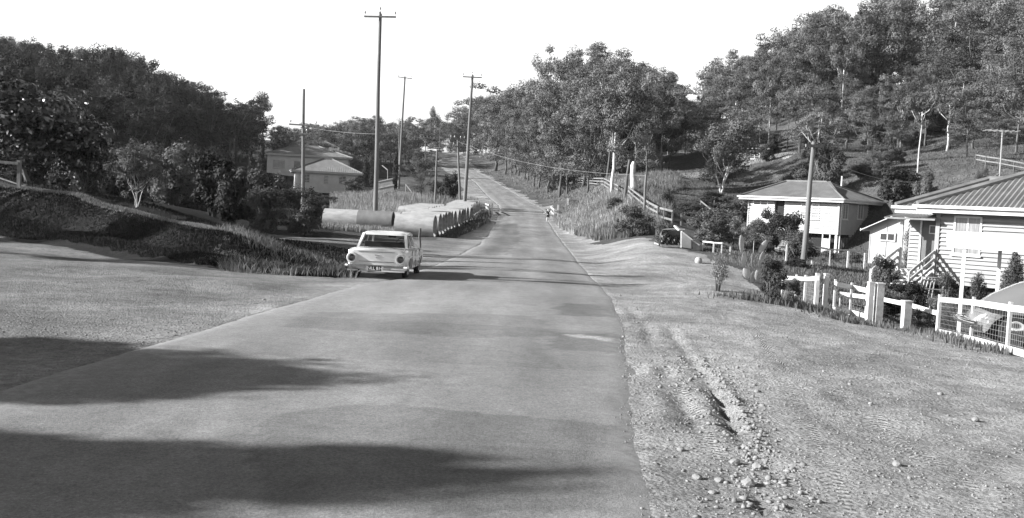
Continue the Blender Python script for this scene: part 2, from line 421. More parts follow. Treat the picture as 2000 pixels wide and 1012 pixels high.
# tyre tracks: across, along, mask
acr = np.full(len(xx), 9.0); alo = np.zeros(len(xx))
for tr in TRACKS:
    cx = np.interp(yv, tr[:,1], tr[:,0]); ok = (yv > tr[0,1]) & (yv < tr[-1,1])
    sl = np.gradient(tr[:,0], tr[:,1]); s_ = np.interp(yv, tr[:,1], sl)
    q = (xx-cx)/np.sqrt(1+s_**2); al = yv*np.sqrt(1+s_**2)
    up_ = ok & (np.abs(q) < np.abs(acr)); acr = np.where(up_, q, acr); alo = np.where(up_, al, alo)
at = me.attributes.new('track', 'FLOAT_VECTOR', 'POINT'); at.data.foreach_set('vector', np.stack([np.clip(acr, -1, 1), alo, 0*alo], 1).astype(np.float32).ravel())
def groundmat():
    m, n, p = nt('earth_and_grass'); L = n.links.new; N = n.nodes.new
    geo = N('ShaderNodeNewGeometry')
    def noise(s, det=6, ro=.6):
        q = N('ShaderNodeTexNoise'); q.inputs['Scale'].default_value = s; q.inputs['Detail'].default_value = det; q.inputs['Roughness'].default_value = ro
        L(geo.outputs['Position'], q.inputs['Vector']); return q.outputs[0]
    def ramp(src, *st):
        r = N('ShaderNodeValToRGB'); L(src, r.inputs[0]); e = r.color_ramp.elements
        e[0].position = st[0][0]; e[0].color = g(st[0][1]); e[1].position = st[-1][0]; e[1].color = g(st[-1][1])
        for q in st[1:-1]:
            k = e.new(q[0]); k.color = g(q[1])
        return r.outputs[0]
    def attr(nm):
        a = N('ShaderNodeAttribute'); a.attribute_name = nm; return a
    def mix(f, a, b):
        q = N('ShaderNodeMix'); q.data_type = 'RGBA'; L(f, q.inputs[0]); L(a, q.inputs[6]); L(b, q.inputs[7]); return q.outputs[2]
    def math_(op, a, b=None, c=None):
        q = N('ShaderNodeMath'); q.operation = op
        for i, w in enumerate((a, b, c)):
            if w is None: continue
            if isinstance(w, (int, float)): q.inputs[i].default_value = w
            else: L(w, q.inputs[i])
        return q.outputs[0]
    d1 = ramp(noise(.55), (.32,.15), (.5,.215), (.68,.30)); d2 = ramp(noise(9, 8, .75), (.32,.55), (.5,.95), (.68,1.25)); d3 = ramp(noise(2.1, 8, .75), (.36,.70), (.48,1.0), (.64,1.1))
    md = N('ShaderNodeMix'); md.data_type = 'RGBA'; md.blend_type = 'MULTIPLY'; md.inputs[0].default_value = 1; L(d1, md.inputs[6]); L(d3, md.inputs[7]); d1 = md.outputs[2]
    mm = N('ShaderNodeMix'); mm.data_type = 'RGBA'; mm.blend_type = 'MULTIPLY'; mm.inputs[0].default_value = 1; L(d1, mm.inputs[6]); L(d2, mm.inputs[7]); dirtc = mm.outputs[2]
    m3 = N('ShaderNodeMix'); m3.data_type = 'RGBA'; m3.blend_type = 'MULTIPLY'; L(attr('apron').outputs['Fac'], m3.inputs[0]); L(dirtc, m3.inputs[6]); m3.inputs[7].default_value = g(.62); dirtc = m3.outputs[2]
    g1 = ramp(noise(.25, 8, .7), (.3,.035), (.55,.075), (.75,.15)); g2 = ramp(noise(3.5, 8, .75), (.3,.5), (.5,1.0), (.7,1.5))
    mm = N('ShaderNodeMix'); mm.data_type = 'RGBA'; mm.blend_type = 'MULTIPLY'; mm.inputs[0].default_value = 1; L(g1, mm.inputs[6]); L(g2, mm.inputs[7]); grassc = mm.outputs[2]
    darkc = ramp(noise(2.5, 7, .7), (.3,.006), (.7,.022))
    crestc = ramp(noise(5, 5, .7), (.35,.035), (.65,.11))
    def soft(a):
        s = math_('ADD', a, math_('MULTIPLY', math_('SUBTRACT', noise(4, 5, .7), .5), .9))
        mr = N('ShaderNodeMapRange'); L(s, mr.inputs[0]); mr.inputs[1].default_value = .35; mr.inputs[2].default_value = .65; return mr.outputs[0]
    c = mix(soft(attr('dark_grass_shade').outputs['Fac']), grassc, darkc)
    c = mix(soft(attr('dirt').outputs['Fac']), c, dirtc)
    c = mix(soft(attr('crest').outputs['Fac']), c, crestc)
    L(c, p.inputs['Base Color']); p.inputs['Roughness'].default_value = .95; p.inputs['Specular IOR Level'].default_value = .1
    tk = attr('track'); sx = N('ShaderNodeSeparateXYZ'); L(tk.outputs['Vector'], sx.inputs[0])
    ab = math_('ABSOLUTE', sx.outputs[0]); inn = math_('LESS_THAN', ab, .085)
    saw = math_('SINE', math_('ADD', math_('MULTIPLY', sx.outputs[1], 2*math.pi/.09), math_('MULTIPLY', ab, 40)))
    inn = math_('MULTIPLY', inn, ramp(noise(1.1, 4, .6), (.38, 0), (.5, 1)))
    tread = math_('MULTIPLY', inn, math_('ADD', math_('MULTIPLY', saw, .014), -.024))
    h = math_('ADD', math_('MULTIPLY', noise(30, 8, .75), .022), math_('MULTIPLY', noise(5, 8, .7), .05))
    vor = N('ShaderNodeTexVoronoi'); vor.inputs['Scale'].default_value = 26; L(geo.outputs['Position'], vor.inputs['Vector'])
    h = math_('ADD', h, math_('MULTIPLY', vor.outputs['Distance'], -.02))
    h = math_('ADD', h, tread)
    b = N('ShaderNodeBump'); b.inputs['Strength'].default_value = .9; b.inputs['Distance'].default_value = 1; L(h, b.inputs['Height']); L(b.outputs[0], p.inputs['Normal'])
    return m
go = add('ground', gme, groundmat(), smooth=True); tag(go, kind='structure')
# ------------------------------------------------------------------ road sheet
ry = AY[(AY > -2) & (AY < RC[0][-1]-.5)]
K = 65
l_ = np.interp(ry, RC[0], RC[1]); r_ = np.interp(ry, RC[0], RC[2])
edge_l = .3*vnoise(ry, ry*0, 2.6, 31)+.06*vnoise(ry, ry*0, .45, 32); edge_r = .14*vnoise(ry, ry*0, 1.9, 33)+.05*vnoise(ry, ry*0, .4, 34)+.02*vnoise(ry, ry*0, .15, 35)
tt = np.linspace(0, 1, K)
RX = (l_+edge_l)[:,None]*(1-tt)+(r_+edge_r)[:,None]*tt; RY = np.repeat(ry[:,None], K, 1)
RZ = ground(RX, RY, False)+.012+.04*(4*tt*(1-tt))[None]*sstep(8, 20, RY)
RZ[:,0] -= .045; RZ[:,-1] -= .045; RZ[:,1] -= .02; RZ[:,-2] -= .02; RZ[:,2] -= .008; RZ[:,-3] -= .008
idr = np.arange(RX.size).reshape(RX.shape)
rme = fastmesh('road', np.stack([RX.ravel(), RY.ravel(), RZ.ravel()], 1), np.stack([idr[:-1,:-1].ravel(), idr[:-1,1:].ravel(), idr[1:,1:].ravel(), idr[1:,:-1].ravel()], 1))
eda = np.minimum(.42*tt[None]*(r_-l_)[:,None], (1-tt[None])*(r_-l_)[:,None])
at = rme.attributes.new('edge', 'FLOAT', 'POINT'); at.data.foreach_set('value', eda.astype(np.float32).ravel())
at = rme.attributes.new('across', 'FLOAT', 'POINT'); at.data.foreach_set('value', np.repeat(tt[None], len(ry), 0).astype(np.float32).ravel())
rx_, ry_ = RX.ravel(), RY.ravel(); wb_ = .22*vnoise(rx_, ry_, .5, 77)+.1*vnoise(rx_, ry_, .15, 78)
rs_ = np.zeros(len(rx_)); so_ = np.zeros(len(rx_))
for pl_, k_ in (([(1085,596),(1210,598),(1216,622),(1086,620)],1.0),([(1084,652),(1228,655),(1236,694),(1180,692),(1080,684)],.8),([(520,815),(660,795),(760,794),(1060,818),(1220,835),(1240,900),(1242,1005),(520,1005),(480,900)],.75),([(590,612),(1050,622),(1090,660),(900,665),(560,640)],.6),([(975,440),(1010,438),(1020,470),(985,500),(920,500),(940,470)],1.0)):
    w_ = np.array([hit(*q)[:2] for q in pl_]); ff = np.clip(ry_/14, .6, 3)
    rs_ = np.maximum(rs_, k_*inpoly(rx_+wb_*ff, ry_+wb_*ff, w_))
w_ = np.array([hit(*q)[:2] for q in [(1098,655),(1150,657),(1190,664),(1222,672),(1190,670),(1130,661)]]); so_ = inpoly(rx_+wb_*.5, ry_+wb_*.8, w_).astype(float)
for nm_, ar_ in (('reseal', rs_), ('scour', so_)):
    at = rme.attributes.new(nm_, 'FLOAT', 'POINT'); at.data.foreach_set('value', ar_.astype(np.float32))
def roadmat():
    m, n, p = nt('old_bitumen'); L = n.links.new; N = n.nodes.new
    geo = N('ShaderNodeNewGeometry')
    mp = N('ShaderNodeMapping'); L(geo.outputs['Position'], mp.inputs[0]); mp.inputs['Scale'].default_value = (1, .22, 1)
    def noise(s, v, det=6, ro=.6):
        q = N('ShaderNodeTexNoise'); q.inputs['Scale'].default_value = s; q.inputs['Detail'].default_value = det; q.inputs['Roughness'].default_value = ro
        L(v, q.inputs['Vector']); return q.outputs[0]
    def ramp(src, *st):
        r = N('ShaderNodeValToRGB'); L(src, r.inputs[0]); e = r.color_ramp.elements
        e[0].position = st[0][0]; e[0].color = g(st[0][1]); e[1].position = st[-1][0]; e[1].color = g(st[-1][1])
        for q in st[1:-1]:
            k = e.new(q[0]); k.color = g(q[1])
        return r.outputs[0]
    def mul(a, b, f=1.0):
        q = N('ShaderNodeMix'); q.data_type = 'RGBA'; q.blend_type = 'MULTIPLY'; q.inputs[0].default_value = f; L(a, q.inputs[6]); L(b, q.inputs[7]); return q.outputs[2]
    pos = geo.outputs['Position']; st_ = mp.outputs[0]
    c = ramp(noise(.9, st_, 7, .6), (.32,.135), (.5,.178), (.68,.225))
    c = mul(c, ramp(noise(38, pos, 5, .85), (.3,.5), (.5,1.0), (.7,1.5)))
    c = mul(c, ramp(noise(5, pos, 6, .7), (.3,.85), (.7,1.15)))
    # resealed patches: large cells with hard edges
    br = N('ShaderNodeTexBrick'); L(pos, br.inputs['Vector']); br.inputs['Scale'].default_value = .16; br.inputs['Mortar Size'].default_value = 0
    br.inputs['Color1'].default_value = g(.82); br.inputs['Color2'].default_value = g(1.08); br.inputs['Row Height'].default_value = .6; br.inputs['Brick Width'].default_value = .9
    c = mul(c, br.outputs[0], .8)
    a = N('ShaderNodeAttribute'); a.attribute_name = 'across'
    wear = ramp(a.outputs['Fac'], (0,1.08), (.06,1.04), (.22,.88), (.33,1.1), (.5,.92), (.64,1.12), (.78,.9), (.93,1.06), (1,1.25))
    c = mul(c, wear)
    pa = N('ShaderNodeAttribute'); pa.attribute_name = 'reseal'
    c = mul(c, ramp(pa.outputs['Fac'], (0,1), (1,.66)))
    sc_ = N('ShaderNodeAttribute'); sc_.attribute_name = 'scour'
    mxs = N('ShaderNodeMix'); mxs.data_type = 'RGBA'; L(sc_.outputs['Fac'], mxs.inputs[0]); L(c, mxs.inputs[6]); L(ramp(noise(30, pos, 6, .8), (.35,.12), (.62,.42)), mxs.inputs[7]); c = mxs.outputs[2]
    def mth(op, a_, b_):
        q_ = N('ShaderNodeMath'); q_.operation = op
        for i_, w_ in enumerate((a_, b_)):
            if isinstance(w_, (int, float)): q_.inputs[i_].default_value = w_
            else: L(w_, q_.inputs[i_])
        return q_.outputs[0]
    nv = N('ShaderNodeTexNoise'); nv.inputs['Scale'].default_value = 1.3; nv.inputs['Detail'].default_value = 6; L(pos, nv.inputs['Vector'])
    va = N('ShaderNodeVectorMath'); va.operation = 'SCALE'; L(nv.outputs['Color'], va.inputs[0]); va.inputs[3].default_value = 1.6
    vb = N('ShaderNodeVectorMath'); L(pos, vb.inputs[0]); L(va.outputs[0], vb.inputs[1])
    vo = N('ShaderNodeTexVoronoi'); vo.feature = 'DISTANCE_TO_EDGE'; vo.inputs['Scale'].default_value = .38; L(vb.outputs[0], vo.inputs['Vector'])
    crk = ramp(vo.outputs['Distance'], (0, .62), (.008, .85), (.014, 1)); c = mul(c, crk, .3); c = mul(c, ramp(noise(120, pos, 3, .9), (.3,.6), (.5,1), (.7,1.4)))
    c = mul(c, ramp(noise(1.7, pos, 8, .75), (.28,.72), (.36,1), (.66,1), (.74,1.18)))
    ea = N('ShaderNodeAttribute'); ea.attribute_name = 'edge'
    dst = mth('ADD', ea.outputs['Fac'], mth('MULTIPLY', mth('SUBTRACT', noise(2.2, pos, 8, .75), .5), 1.5))
    df = N('ShaderNodeMapRange'); L(dst, df.inputs[0]); df.inputs[1].default_value = -.02; df.inputs[2].default_value = .42; df.inputs[3].default_value = .95; df.inputs[4].default_value = 0
    mxd = N('ShaderNodeMix'); mxd.data_type = 'RGBA'; L(df.outputs[0], mxd.inputs[0]); L(c, mxd.inputs[6]); L(ramp(noise(9, pos, 8, .75), (.32,.12), (.5,.2), (.68,.27)), mxd.inputs[7]); c = mxd.outputs[2]
    L(c, p.inputs['Base Color']); p.inputs['Roughness'].default_value = .85; p.inputs['Specular IOR Level'].default_value = .2
    b = N('ShaderNodeBump'); b.inputs['Strength'].default_value = .55; b.inputs['Distance'].default_value = .02; L(noise(60, pos, 5, .8), b.inputs['Height']); L(b.outputs[0], p.inputs['Normal'])
    return m
tag(add('road', rme, roadmat(), smooth=True), kind='structure')
# ------------------------------------------------------------------ vegetation
def cards(centers, normals, size, r, aspect=.55, jit=.6):
    n = len(centers)
    nr = normals+r.normal(0, jit, (n,3)); nr /= np.linalg.norm(nr, axis=1)[:,None]+1e-9
    t = r.normal(0, 1, (n,3)); t -= nr*(t*nr).sum(1)[:,None]; t /= np.linalg.norm(t, axis=1)[:,None]+1e-9
    b = np.cross(nr, t); s = (size*r.uniform(.6, 1.35, n))[:,None]
    V = np.stack([centers-t*s, centers-b*s*aspect, centers+t*s, centers+b*s*aspect], 1).reshape(-1,3)
    return V, np.arange(4*n).reshape(n, 4)
def crown_mesh(name, clumps, n, size, r, aspect=.5, jit=.38, flat=.6, shell=.5):
    cl = np.array(clumps, float); vol = (cl[:,3]*cl[:,4]*cl[:,5])**.66; pr = vol/vol.sum()
    k = r.choice(len(cl), n, p=pr)
    d = r.normal(0, 1, (n,3)); d /= np.linalg.norm(d, axis=1)[:,None]
    low = d[:,2] < 0; d[low,2] *= flat
    rad = shell+(1-shell)*r.uniform(0, 1, n)**.6
    rad *= 1+.18*np.sin(d[:,0]*7+k)*np.cos(d[:,1]*6+2*k)
    c = cl[k,:3]+d*rad[:,None]*cl[k,3:6]
    V, Fc = cards(c, d*.8+np.array([0,0,.35]), size, r, aspect, jit)
    ct = r.uniform(.05, .8, len(cl))
    tone = np.clip(ct[k]+r.uniform(-.1, .2, n), 0, 1)
    return fastmesh(name, V, Fc, np.repeat(tone, 4))
def limb_tree(r, h, base_r, trunk_frac, spread, nl, lean=(0,0), sub=3, up=.55, stems=1):
    mb = MB(); tips = []
    for st in range(stems):
        a0 = r.uniform(0, 6.28); ls = 0 if stems == 1 else .10*h
        x, y = .0, .0; pts_ = [(0,0,-.25)]; rs = [base_r*1.35/(stems**.5)]
        th = h*trunk_frac*r.uniform(.9, 1.1)
        k = 5
        for i in range(1, k+1):
            f = i/k
            px = lean[0]*h*f+math.cos(a0)*ls*f+r.normal(0, .006)*h; py = lean[1]*h*f+math.sin(a0)*ls*f+r.normal(0, .006)*h
            pts_.append((px, py, th*f)); rs.append(base_r*(1-.4*f)/(stems**.5))
        top = np.array(pts_[-1])
        mb.tube(pts_, rs, 8)
        for j in range(nl):
            az = 2*math.pi*(j+r.uniform(-.3,.3))/nl+a0; f0 = r.uniform(.55, 1) if j else 1
            s = np.array([np.interp(f0, np.linspace(0,1,k+1), [p[q] for p in pts_]) for q in range(3)])
            ln = (h-s[2])*r.uniform(.65, 1.0)
            if j == 0: az_s = .15
            else: az_s = spread*r.uniform(.6, 1.1)
            e = s+np.array([math.cos(az)*az_s*h, math.sin(az)*az_s*h, ln*(.9 if j == 0 else r.uniform(.35, .85))])
            m_ = (s+e)/2+np.array([0,0,-.05*h])+r.normal(0, .02*h, 3)
            r1 = base_r*.42/(stems**.5)
            mb.tube([s, m_, e], [r1, r1*.7, r1*.3], 6)
            tips.append(e)
            for q in range(sub):
                w = m_*(1-r.uniform(.2,1))+e*r.uniform(.2,1); w = m_+(e-m_)*r.uniform(.1,1)
                e2 = w+r.normal(0, 1, 3)*np.array([.10,.10,.06])*h+np.array([0,0,.05*h])
                mb.tube([w, e2], [r1*.4, r1*.12], 5)
                tips.append(e2)
    return mb, np.array(tips)
KIND = {}
def defkind(key, fn): KIND[key] = fn
def gum(seed, h=16, n=8000, size=.2, spread=.24, tf=.5, br=.19, nl=6, m='gum', bark='bark', cl=(.085,.13), sub=3, low=0, lean=(0,0), stems=1):
    r = np.random.default_rng(seed)
    mb, tips = limb_tree(r, h, br, tf, spread, nl, lean, sub, stems=stems)
    cs = []
    for t in tips:
        w = r.uniform(cl[0], cl[1])*h
        cs.append((t[0], t[1], min(t[2], h*.97-w*.5), w*r.uniform(.8,1.35), w*r.uniform(.8,1.35), w*r.uniform(.6,.95)))
    for q in range(low):
        a = r.uniform(0, 6.28); w = r.uniform(.06,.1)*h
        a2 = r.uniform(.04,.2); cs.append((math.cos(a)*a2*h, math.sin(a)*a2*h, h*r.uniform(.13,.55), w*1.25, w*1.25, w))
    top = max(c[2]+c[5] for c in cs)
    wd = max(max(abs(c[0])+c[3], abs(c[1])+c[4]) for c in cs)
    return dict(trunk=mb.mesh('trunk'), crown=crown_mesh('crown', cs, n, size, r), h=top, w=2*wd*.88, m=m, bark=bark)
def bush(seed, h=3, w=3, n=7000, size=.075, nc=14, m='bush', bark='bark', stems=5, lift=.15):
    r = np.random.default_rng(seed); mb = MB(); cs = []
    for i in range(stems):
        a = r.uniform(0, 6.28); e = (math.cos(a)*w*.25, math.sin(a)*w*.25, h*.6)
        mb.tube([(math.cos(a)*.04*w, math.sin(a)*.04*w, -.15), (e[0]*.4, e[1]*.4, h*.3), e], [.028*h, .018*h, .007*h], 5)
    for i in range(nc):
        a = r.uniform(0, 6.28); q = r.uniform(0, 1)**.6; zz = r.uniform(lift, .84)
        rr = w*.36*q*math.sqrt(max(.15, 1-(2*(zz-.45))**2)); cw = w*r.uniform(.12, .21)
        cs.append((math.cos(a)*rr, math.sin(a)*rr, h*zz, cw, cw, min(cw, h*.2)))
    return dict(trunk=mb.mesh('stems'), crown=crown_mesh('crown', cs, n, size, r, shell=.3), h=h*1.0, w=w, m=m, bark=bark)
def conifer(seed, h=8, w=1.6, n=3500, size=.16, m='dark', columnar=True):
    r = np.random.default_rng(seed); mb = MB().tube([(0,0,-.2),(0,0,h*.9)], [w*.08, .02], 7); cs = []
    for i in range(26):
        f = (i+.5)/26
        rr = w*.5*(min(1, (1-f)*2.2)**.8 if columnar else (1-f)**.85+.05)*(.85 if i % 2 else 1)
        a = r.uniform(0, 6.28)
        cs.append((math.cos(a)*rr*.15, math.sin(a)*rr*.15, h*(.05+f*.93), rr*.9, rr*.9, h*.045+.1))
    return dict(trunk=mb.mesh('trunk'), crown=crown_mesh('crown', cs, n, size, r, .4, .4), h=h, w=w, m=m, bark='bark')
def shade_tree(seed, w, hh):
    r = np.random.default_rng(seed); mb = MB().tube([(0,0,-.3),(.1,0,3),(0,.1,6),(0,0,9)], [.24,.2,.13,.03], 8)
    cs = [(0,0,9.6-hh,w*.86,w*.86,hh*.95)]*6
    for i in range(26):
        a = r.uniform(0,6.28); f = r.uniform(-.9,.9); rr = w*.85*math.sqrt(1-f*f); cs.append((math.cos(a)*rr, math.sin(a)*rr, 9.6-hh+f*hh, w*.25, w*.25, w*.22))
    return dict(trunk=mb.mesh('trunk'), crown=crown_mesh('crown', cs, 26000, .17, r, shell=.1), h=9.6, w=2*w, m='gum', bark='bark')
KD = {
 'g1': gum(1, low=4, tf=.42, n=13000, size=.13, sub=5, cl=(.045,.08), nl=7), 'g2': gum(2, spread=.22, nl=8, low=3, tf=.46, n=13000, size=.13, sub=5, cl=(.045,.075)), 'g3': gum(3, spread=.29, tf=.38, nl=9, low=5, n=14000, size=.13, sub=5, cl=(.045,.085)), 'g7': gum(27, spread=.25, tf=.5, nl=7, low=1, n=9000, size=.13, sub=4, cl=(.04,.075), bark='pbark'), 'g4': gum(4, tf=.55, spread=.2, nl=5, bark='pbark'),
 'g5': gum(5, tf=.6, spread=.22, nl=6, bark='pbark', n=6000), 'g6': gum(6, tf=.34, spread=.24, nl=9, low=7, n=15000, size=.13, sub=5, cl=(.05,.085)),
 'open1': gum(8, tf=.62, spread=.26, nl=5, n=3600, cl=(.06,.095), bark='pbark', sub=2), 'open2': gum(9, tf=.66, spread=.2, nl=5, n=3200, cl=(.055,.09), bark='bark', sub=2),
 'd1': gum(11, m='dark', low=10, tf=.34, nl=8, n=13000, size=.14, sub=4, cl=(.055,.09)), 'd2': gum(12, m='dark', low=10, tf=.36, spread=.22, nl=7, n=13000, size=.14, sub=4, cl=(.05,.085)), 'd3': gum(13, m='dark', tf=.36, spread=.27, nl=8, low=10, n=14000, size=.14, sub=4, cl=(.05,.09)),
 'big': gum(21, h=20, n=26000, size=.2, spread=.24, tf=.52, br=.36, nl=12, bark='pbark', cl=(.075,.115), sub=4, low=0),
 'clear': gum(22, h=11, n=30000, size=.12, spread=.28, tf=.32, br=.2, nl=8, bark='pbark', cl=(.07,.12), sub=4, stems=3, low=8),
 'pbush': gum(23, h=6, n=7000, size=.11, spread=.28, tf=.3, br=.09, nl=4, bark='pbark', m='bush', cl=(.09,.13), sub=3, stems=4),
 'near': gum(24, h=7, n=15000, size=.15, spread=.42, tf=.22, br=.16, nl=9, bark='bark', m='glossy', cl=(.12,.19), sub=4, stems=2, low=9),
 'b1': bush(31), 'b2': bush(32, nc=20), 'b3': bush(33, w=3.6, nc=18), 'bd1': bush(34, m='dark', n=7000, size=.09, nc=22), 'bd2': bush(35, m='dark', n=6000, size=.1, nc=18),
 'bp': bush(36, m='pale', n=1600, size=.08, nc=16, lift=.1), 'bh': bush(37, m='hedge', n=7000, size=.07, nc=22), 'bh2': bush(38, m='hedge', n=5000, size=.085, nc=16),
 'cy': conifer(41), 'cy2': conifer(42, columnar=False, w=3.2), 'cn': conifer(43, h=4, w=2.6, n=16000, size=.06, m='hedge'),
 'shade': shade_tree(51, 2.3, 3.1), 'shade2': shade_tree(52, 1.35, 3.4),
 'sap': gum(44, h=2.2, n=500, size=.08, spread=.3, tf=.45, br=.03, nl=5, m='dark', cl=(.12,.18), sub=1),
}
for k_, d_ in KD.items():
    d_['trunk'].materials.append(MT[d_['bark']]); d_['crown'].materials.append(MT[d_['m']])
    d_['trunk'].polygons.foreach_set('use_smooth', [True]*len(d_['trunk'].polygons))
def plant(key, loc, H, W, label, cat='tree', name='gum_tree', group=None, rz=None, trunkname='trunk', crown=None, tilt=None):
    d_ = KD[key]
    o = empty(name, loc, random.uniform(0, 6.28) if rz is None else rz, label, cat, group)
    sx = W/d_['w']; sz = H/d_['h']
    o.scale = (sx, sx, sz)
    if tilt: o.rotation_euler = (tilt[0], tilt[1], o.rotation_euler[2])
    for nm, me_ in ((trunkname, d_['trunk']), ('crown', d_['crown'])):
        c = bpy.data.objects.new(nm, me_); C.objects.link(c); c.parent = o
    return o
def plant_px(key, u, vb, vt, wpx, label, d=None, **kw):
    p = hit(u, vb) if d is None else col(u, d)
    d = p[1]; _, vbase = proj(p)
    H = max(.3, (vbase-vt)*d/F); W = wpx*d/F
    return plant(key, p, H, W, label, **kw)
SKY = [(-200,40),(0,68),(60,62),(110,88),(170,98),(215,85),(240,95),(280,115),(330,150),(380,163),(430,180),(455,200),(470,205),(500,178),(530,230),(560,255),(590,245),(640,248),(680,232),
 (720,228),(760,238),(800,235),(840,225),(880,225),(915,205),(930,178),(960,168),(1000,160),(1040,152),(1055,112),(1090,82),(1130,72),(1160,92),(1190,112),(1210,125),(1240,135),(1290,138),
 (1308,165),(1325,195),(1360,200),(1385,175),(1405,118),(1430,100),(1460,92),(1500,95),(1530,55),(1570,42),(1600,18),(1640,20),(1680,55),(1700,5),(1760,-30),(1815,0),(1830,28),(1850,0),(1900,-40),(2000,-70),(2300,-120)]
su = np.array([s[0] for s in SKY]); sv = np.array([s[1] for s in SKY])
def merged_wood(name, label, cat, items):
    VV = []; FF = []; TT = []; MI = []; off = 0; mats = []
    for key, loc, H, W in items:
        d_ = KD[key]; a = random.uniform(0, 6.28); ca, sa = math.cos(a), math.sin(a); sx = W/d_['w']; sz = H/d_['h']
        for nm in ('trunk', 'crown'):
            me = d_[nm]; nv = len(me.vertices); co = np.empty(nv*3, np.float32); me.vertices.foreach_get('co', co); co = co.reshape(-1, 3)
            if nm == 'crown':
                q = co.reshape(-1, 4, 3)[::2]; c_ = q.mean(1, keepdims=True); co = (c_+(q-c_)*1.35).reshape(-1, 3)
                tn = np.empty(nv, np.float32); me.attributes['tone'].data.foreach_get('value', tn); tn = np.repeat(tn.reshape(-1,4)[::2,0], 4)
                f = np.arange(len(co)).reshape(-1, 4)
            else:
                f = np.array([list(p.vertices) for p in me.polygons if len(p.vertices) == 4]); tn = np.zeros(nv, np.float32)
            m_ = MT[d_['m'] if nm == 'crown' else d_['bark']]
            if m_ not in mats: mats.append(m_)
            V = np.stack([(co[:,0]*ca-co[:,1]*sa)*sx+loc[0], (co[:,0]*sa+co[:,1]*ca)*sx+loc[1], co[:,2]*sz+loc[2]], 1)
            VV.append(V); FF.append(f+off); TT.append(tn); MI.append(np.full(len(f), mats.index(m_), np.int32)); off += len(V)
    me = fastmesh(name, np.concatenate(VV), np.concatenate(FF), np.concatenate(TT))
    o = add(name, me, mats); me.polygons.foreach_set('material_index', np.concatenate(MI))
    return tag(o, label, cat, None, 'stuff')
def forest(n, box, keys, hr, label, group, test=None, wr=(.65,.95), mind=3.2, name='gum_tree', onsky=False, stuff=None):
    placed = []; tries = 0; items = []
    while len(placed) < n and tries < n*60:
        tries += 1
        x = random.uniform(box[0], box[1]); y = random.uniform(box[2], box[3])
        z = gz(x, y); u, v = proj((x, y, z))
        if test and not test(x, y, u, v): continue
        if u < -120 or u > 2130: continue
        if any((x-a)**2+(y-b)**2 < mind*mind for a, b in placed): continue
        H = random.uniform(*hr)
        vs = float(np.interp(u, su, sv))+random.uniform(-6, 18)
        Hs = (v-vs)*y/F
        if Hs < hr[0]*.45: continue
        if onsky: H = min(max(Hs, hr[0]*.6), hr[1]*1.35)
        else: H = min(H, Hs)
        W = H*random.uniform(*wr)
        placed.append((x, y))
        if stuff: items.append((random.choice(keys), (x, y, z), H, W)); continue
        plant(random.choice(keys), (x, y, z), H, W, label, group=group, name=name)
    if stuff: merged_wood(stuff, label, 'woodland', items)
    print('forest', group, len(placed))
    return placed
# forest on the left hill
def rightof(pl, x, y): return x > np.interp(y, [p[1] for p in pl], [p[0] for p in pl])
hl = [(0,60,0)]
def t_left(x, y, u, v):
    if u > 560: return False
    return (x < np.interp(y, [60,90,150,240], [-36,-40,-52,-56]))
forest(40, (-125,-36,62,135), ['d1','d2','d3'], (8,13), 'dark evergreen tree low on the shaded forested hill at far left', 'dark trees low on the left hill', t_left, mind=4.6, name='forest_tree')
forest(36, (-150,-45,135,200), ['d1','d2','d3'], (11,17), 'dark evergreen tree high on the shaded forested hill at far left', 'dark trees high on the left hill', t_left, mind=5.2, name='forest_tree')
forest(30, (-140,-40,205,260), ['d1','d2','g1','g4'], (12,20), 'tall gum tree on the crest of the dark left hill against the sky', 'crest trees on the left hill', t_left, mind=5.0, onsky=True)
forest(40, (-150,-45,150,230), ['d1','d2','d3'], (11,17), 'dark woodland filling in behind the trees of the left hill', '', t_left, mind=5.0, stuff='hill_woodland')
# distant trees between the left hill and the road
forest(90, (-95,-12,225,330), ['g1','g3','g6','g2'], (9,14), 'grey distant woodland in a belt beyond the left houses', '', lambda x,y,u,v: 545 < u < 925 and x < np.interp(y, RC[0], RC[1])-7 and not (835 < u < 925 and y < 292), mind=5.5, wr=(.8,1.1), stuff='distant_woodland')
forest(34, (-80,20,320,380), ['g1','g3','g6'], (10,16), 'faint woodland on the farthest skyline above the road top', '', lambda x,y,u,v: 560 < u < 960, mind=6, onsky=True, wr=(.8,1.1), stuff='skyline_woodland')
forest(9, (-60,-30,175,215), ['g6','g3'], (7,10), 'rounded gum tree close behind the two tin-roofed houses', 'trees close behind the left houses', lambda x,y,u,v: 590 < u < 735, mind=6, wr=(.8,1.1))
# wood right of the climbing road
def t_mid(x, y, u, v):
    if not (925 < u < 1345): return False
    if x < np.interp(y, RC[0], RC[2])+4.5: return False
    if u > 1215 and y < 112: return False
    if u > 1290 and y < 140: return False
    return y > np.interp(u, [925,1000,1060,1120,1180,1300], [260,176,132,122,116,118])
forest(28, (-20,30,118,205), ['g1','g2','g3','g6'], (11,16), 'mid grey gum tree along the front edge of the wood beside the climbing road', 'front trees of the roadside wood', lambda x,y,u,v: t_mid(x,y,u,v) and y < np.interp(u, [925,1000,1060,1120,1180,1300], [300,205,156,145,138,136]), mind=3.2, wr=(.6,.85))
forest(30, (-25,36,125,290), ['g1','g2','g3','g6'], (13,19), 'gum tree deep in the wood right of the climbing road', 'deep trees of the roadside wood', t_mid, mind=4.6)
forest(22, (-12,36,165,240), ['g1','g2','g3','g7'], (14,24), 'tall gum tree on top of the wood right of the road, against the sky', 'tall crest trees of the roadside wood', lambda x,y,u,v: 930 < u < 1310, mind=4.5, onsky=True)
forest(52, (-25,36,132,300), ['g6','g3','g6'], (12,18), 'woodland filling the depth of the roadside wood', '', t_mid, mind=4, stuff='roadside_woodland')
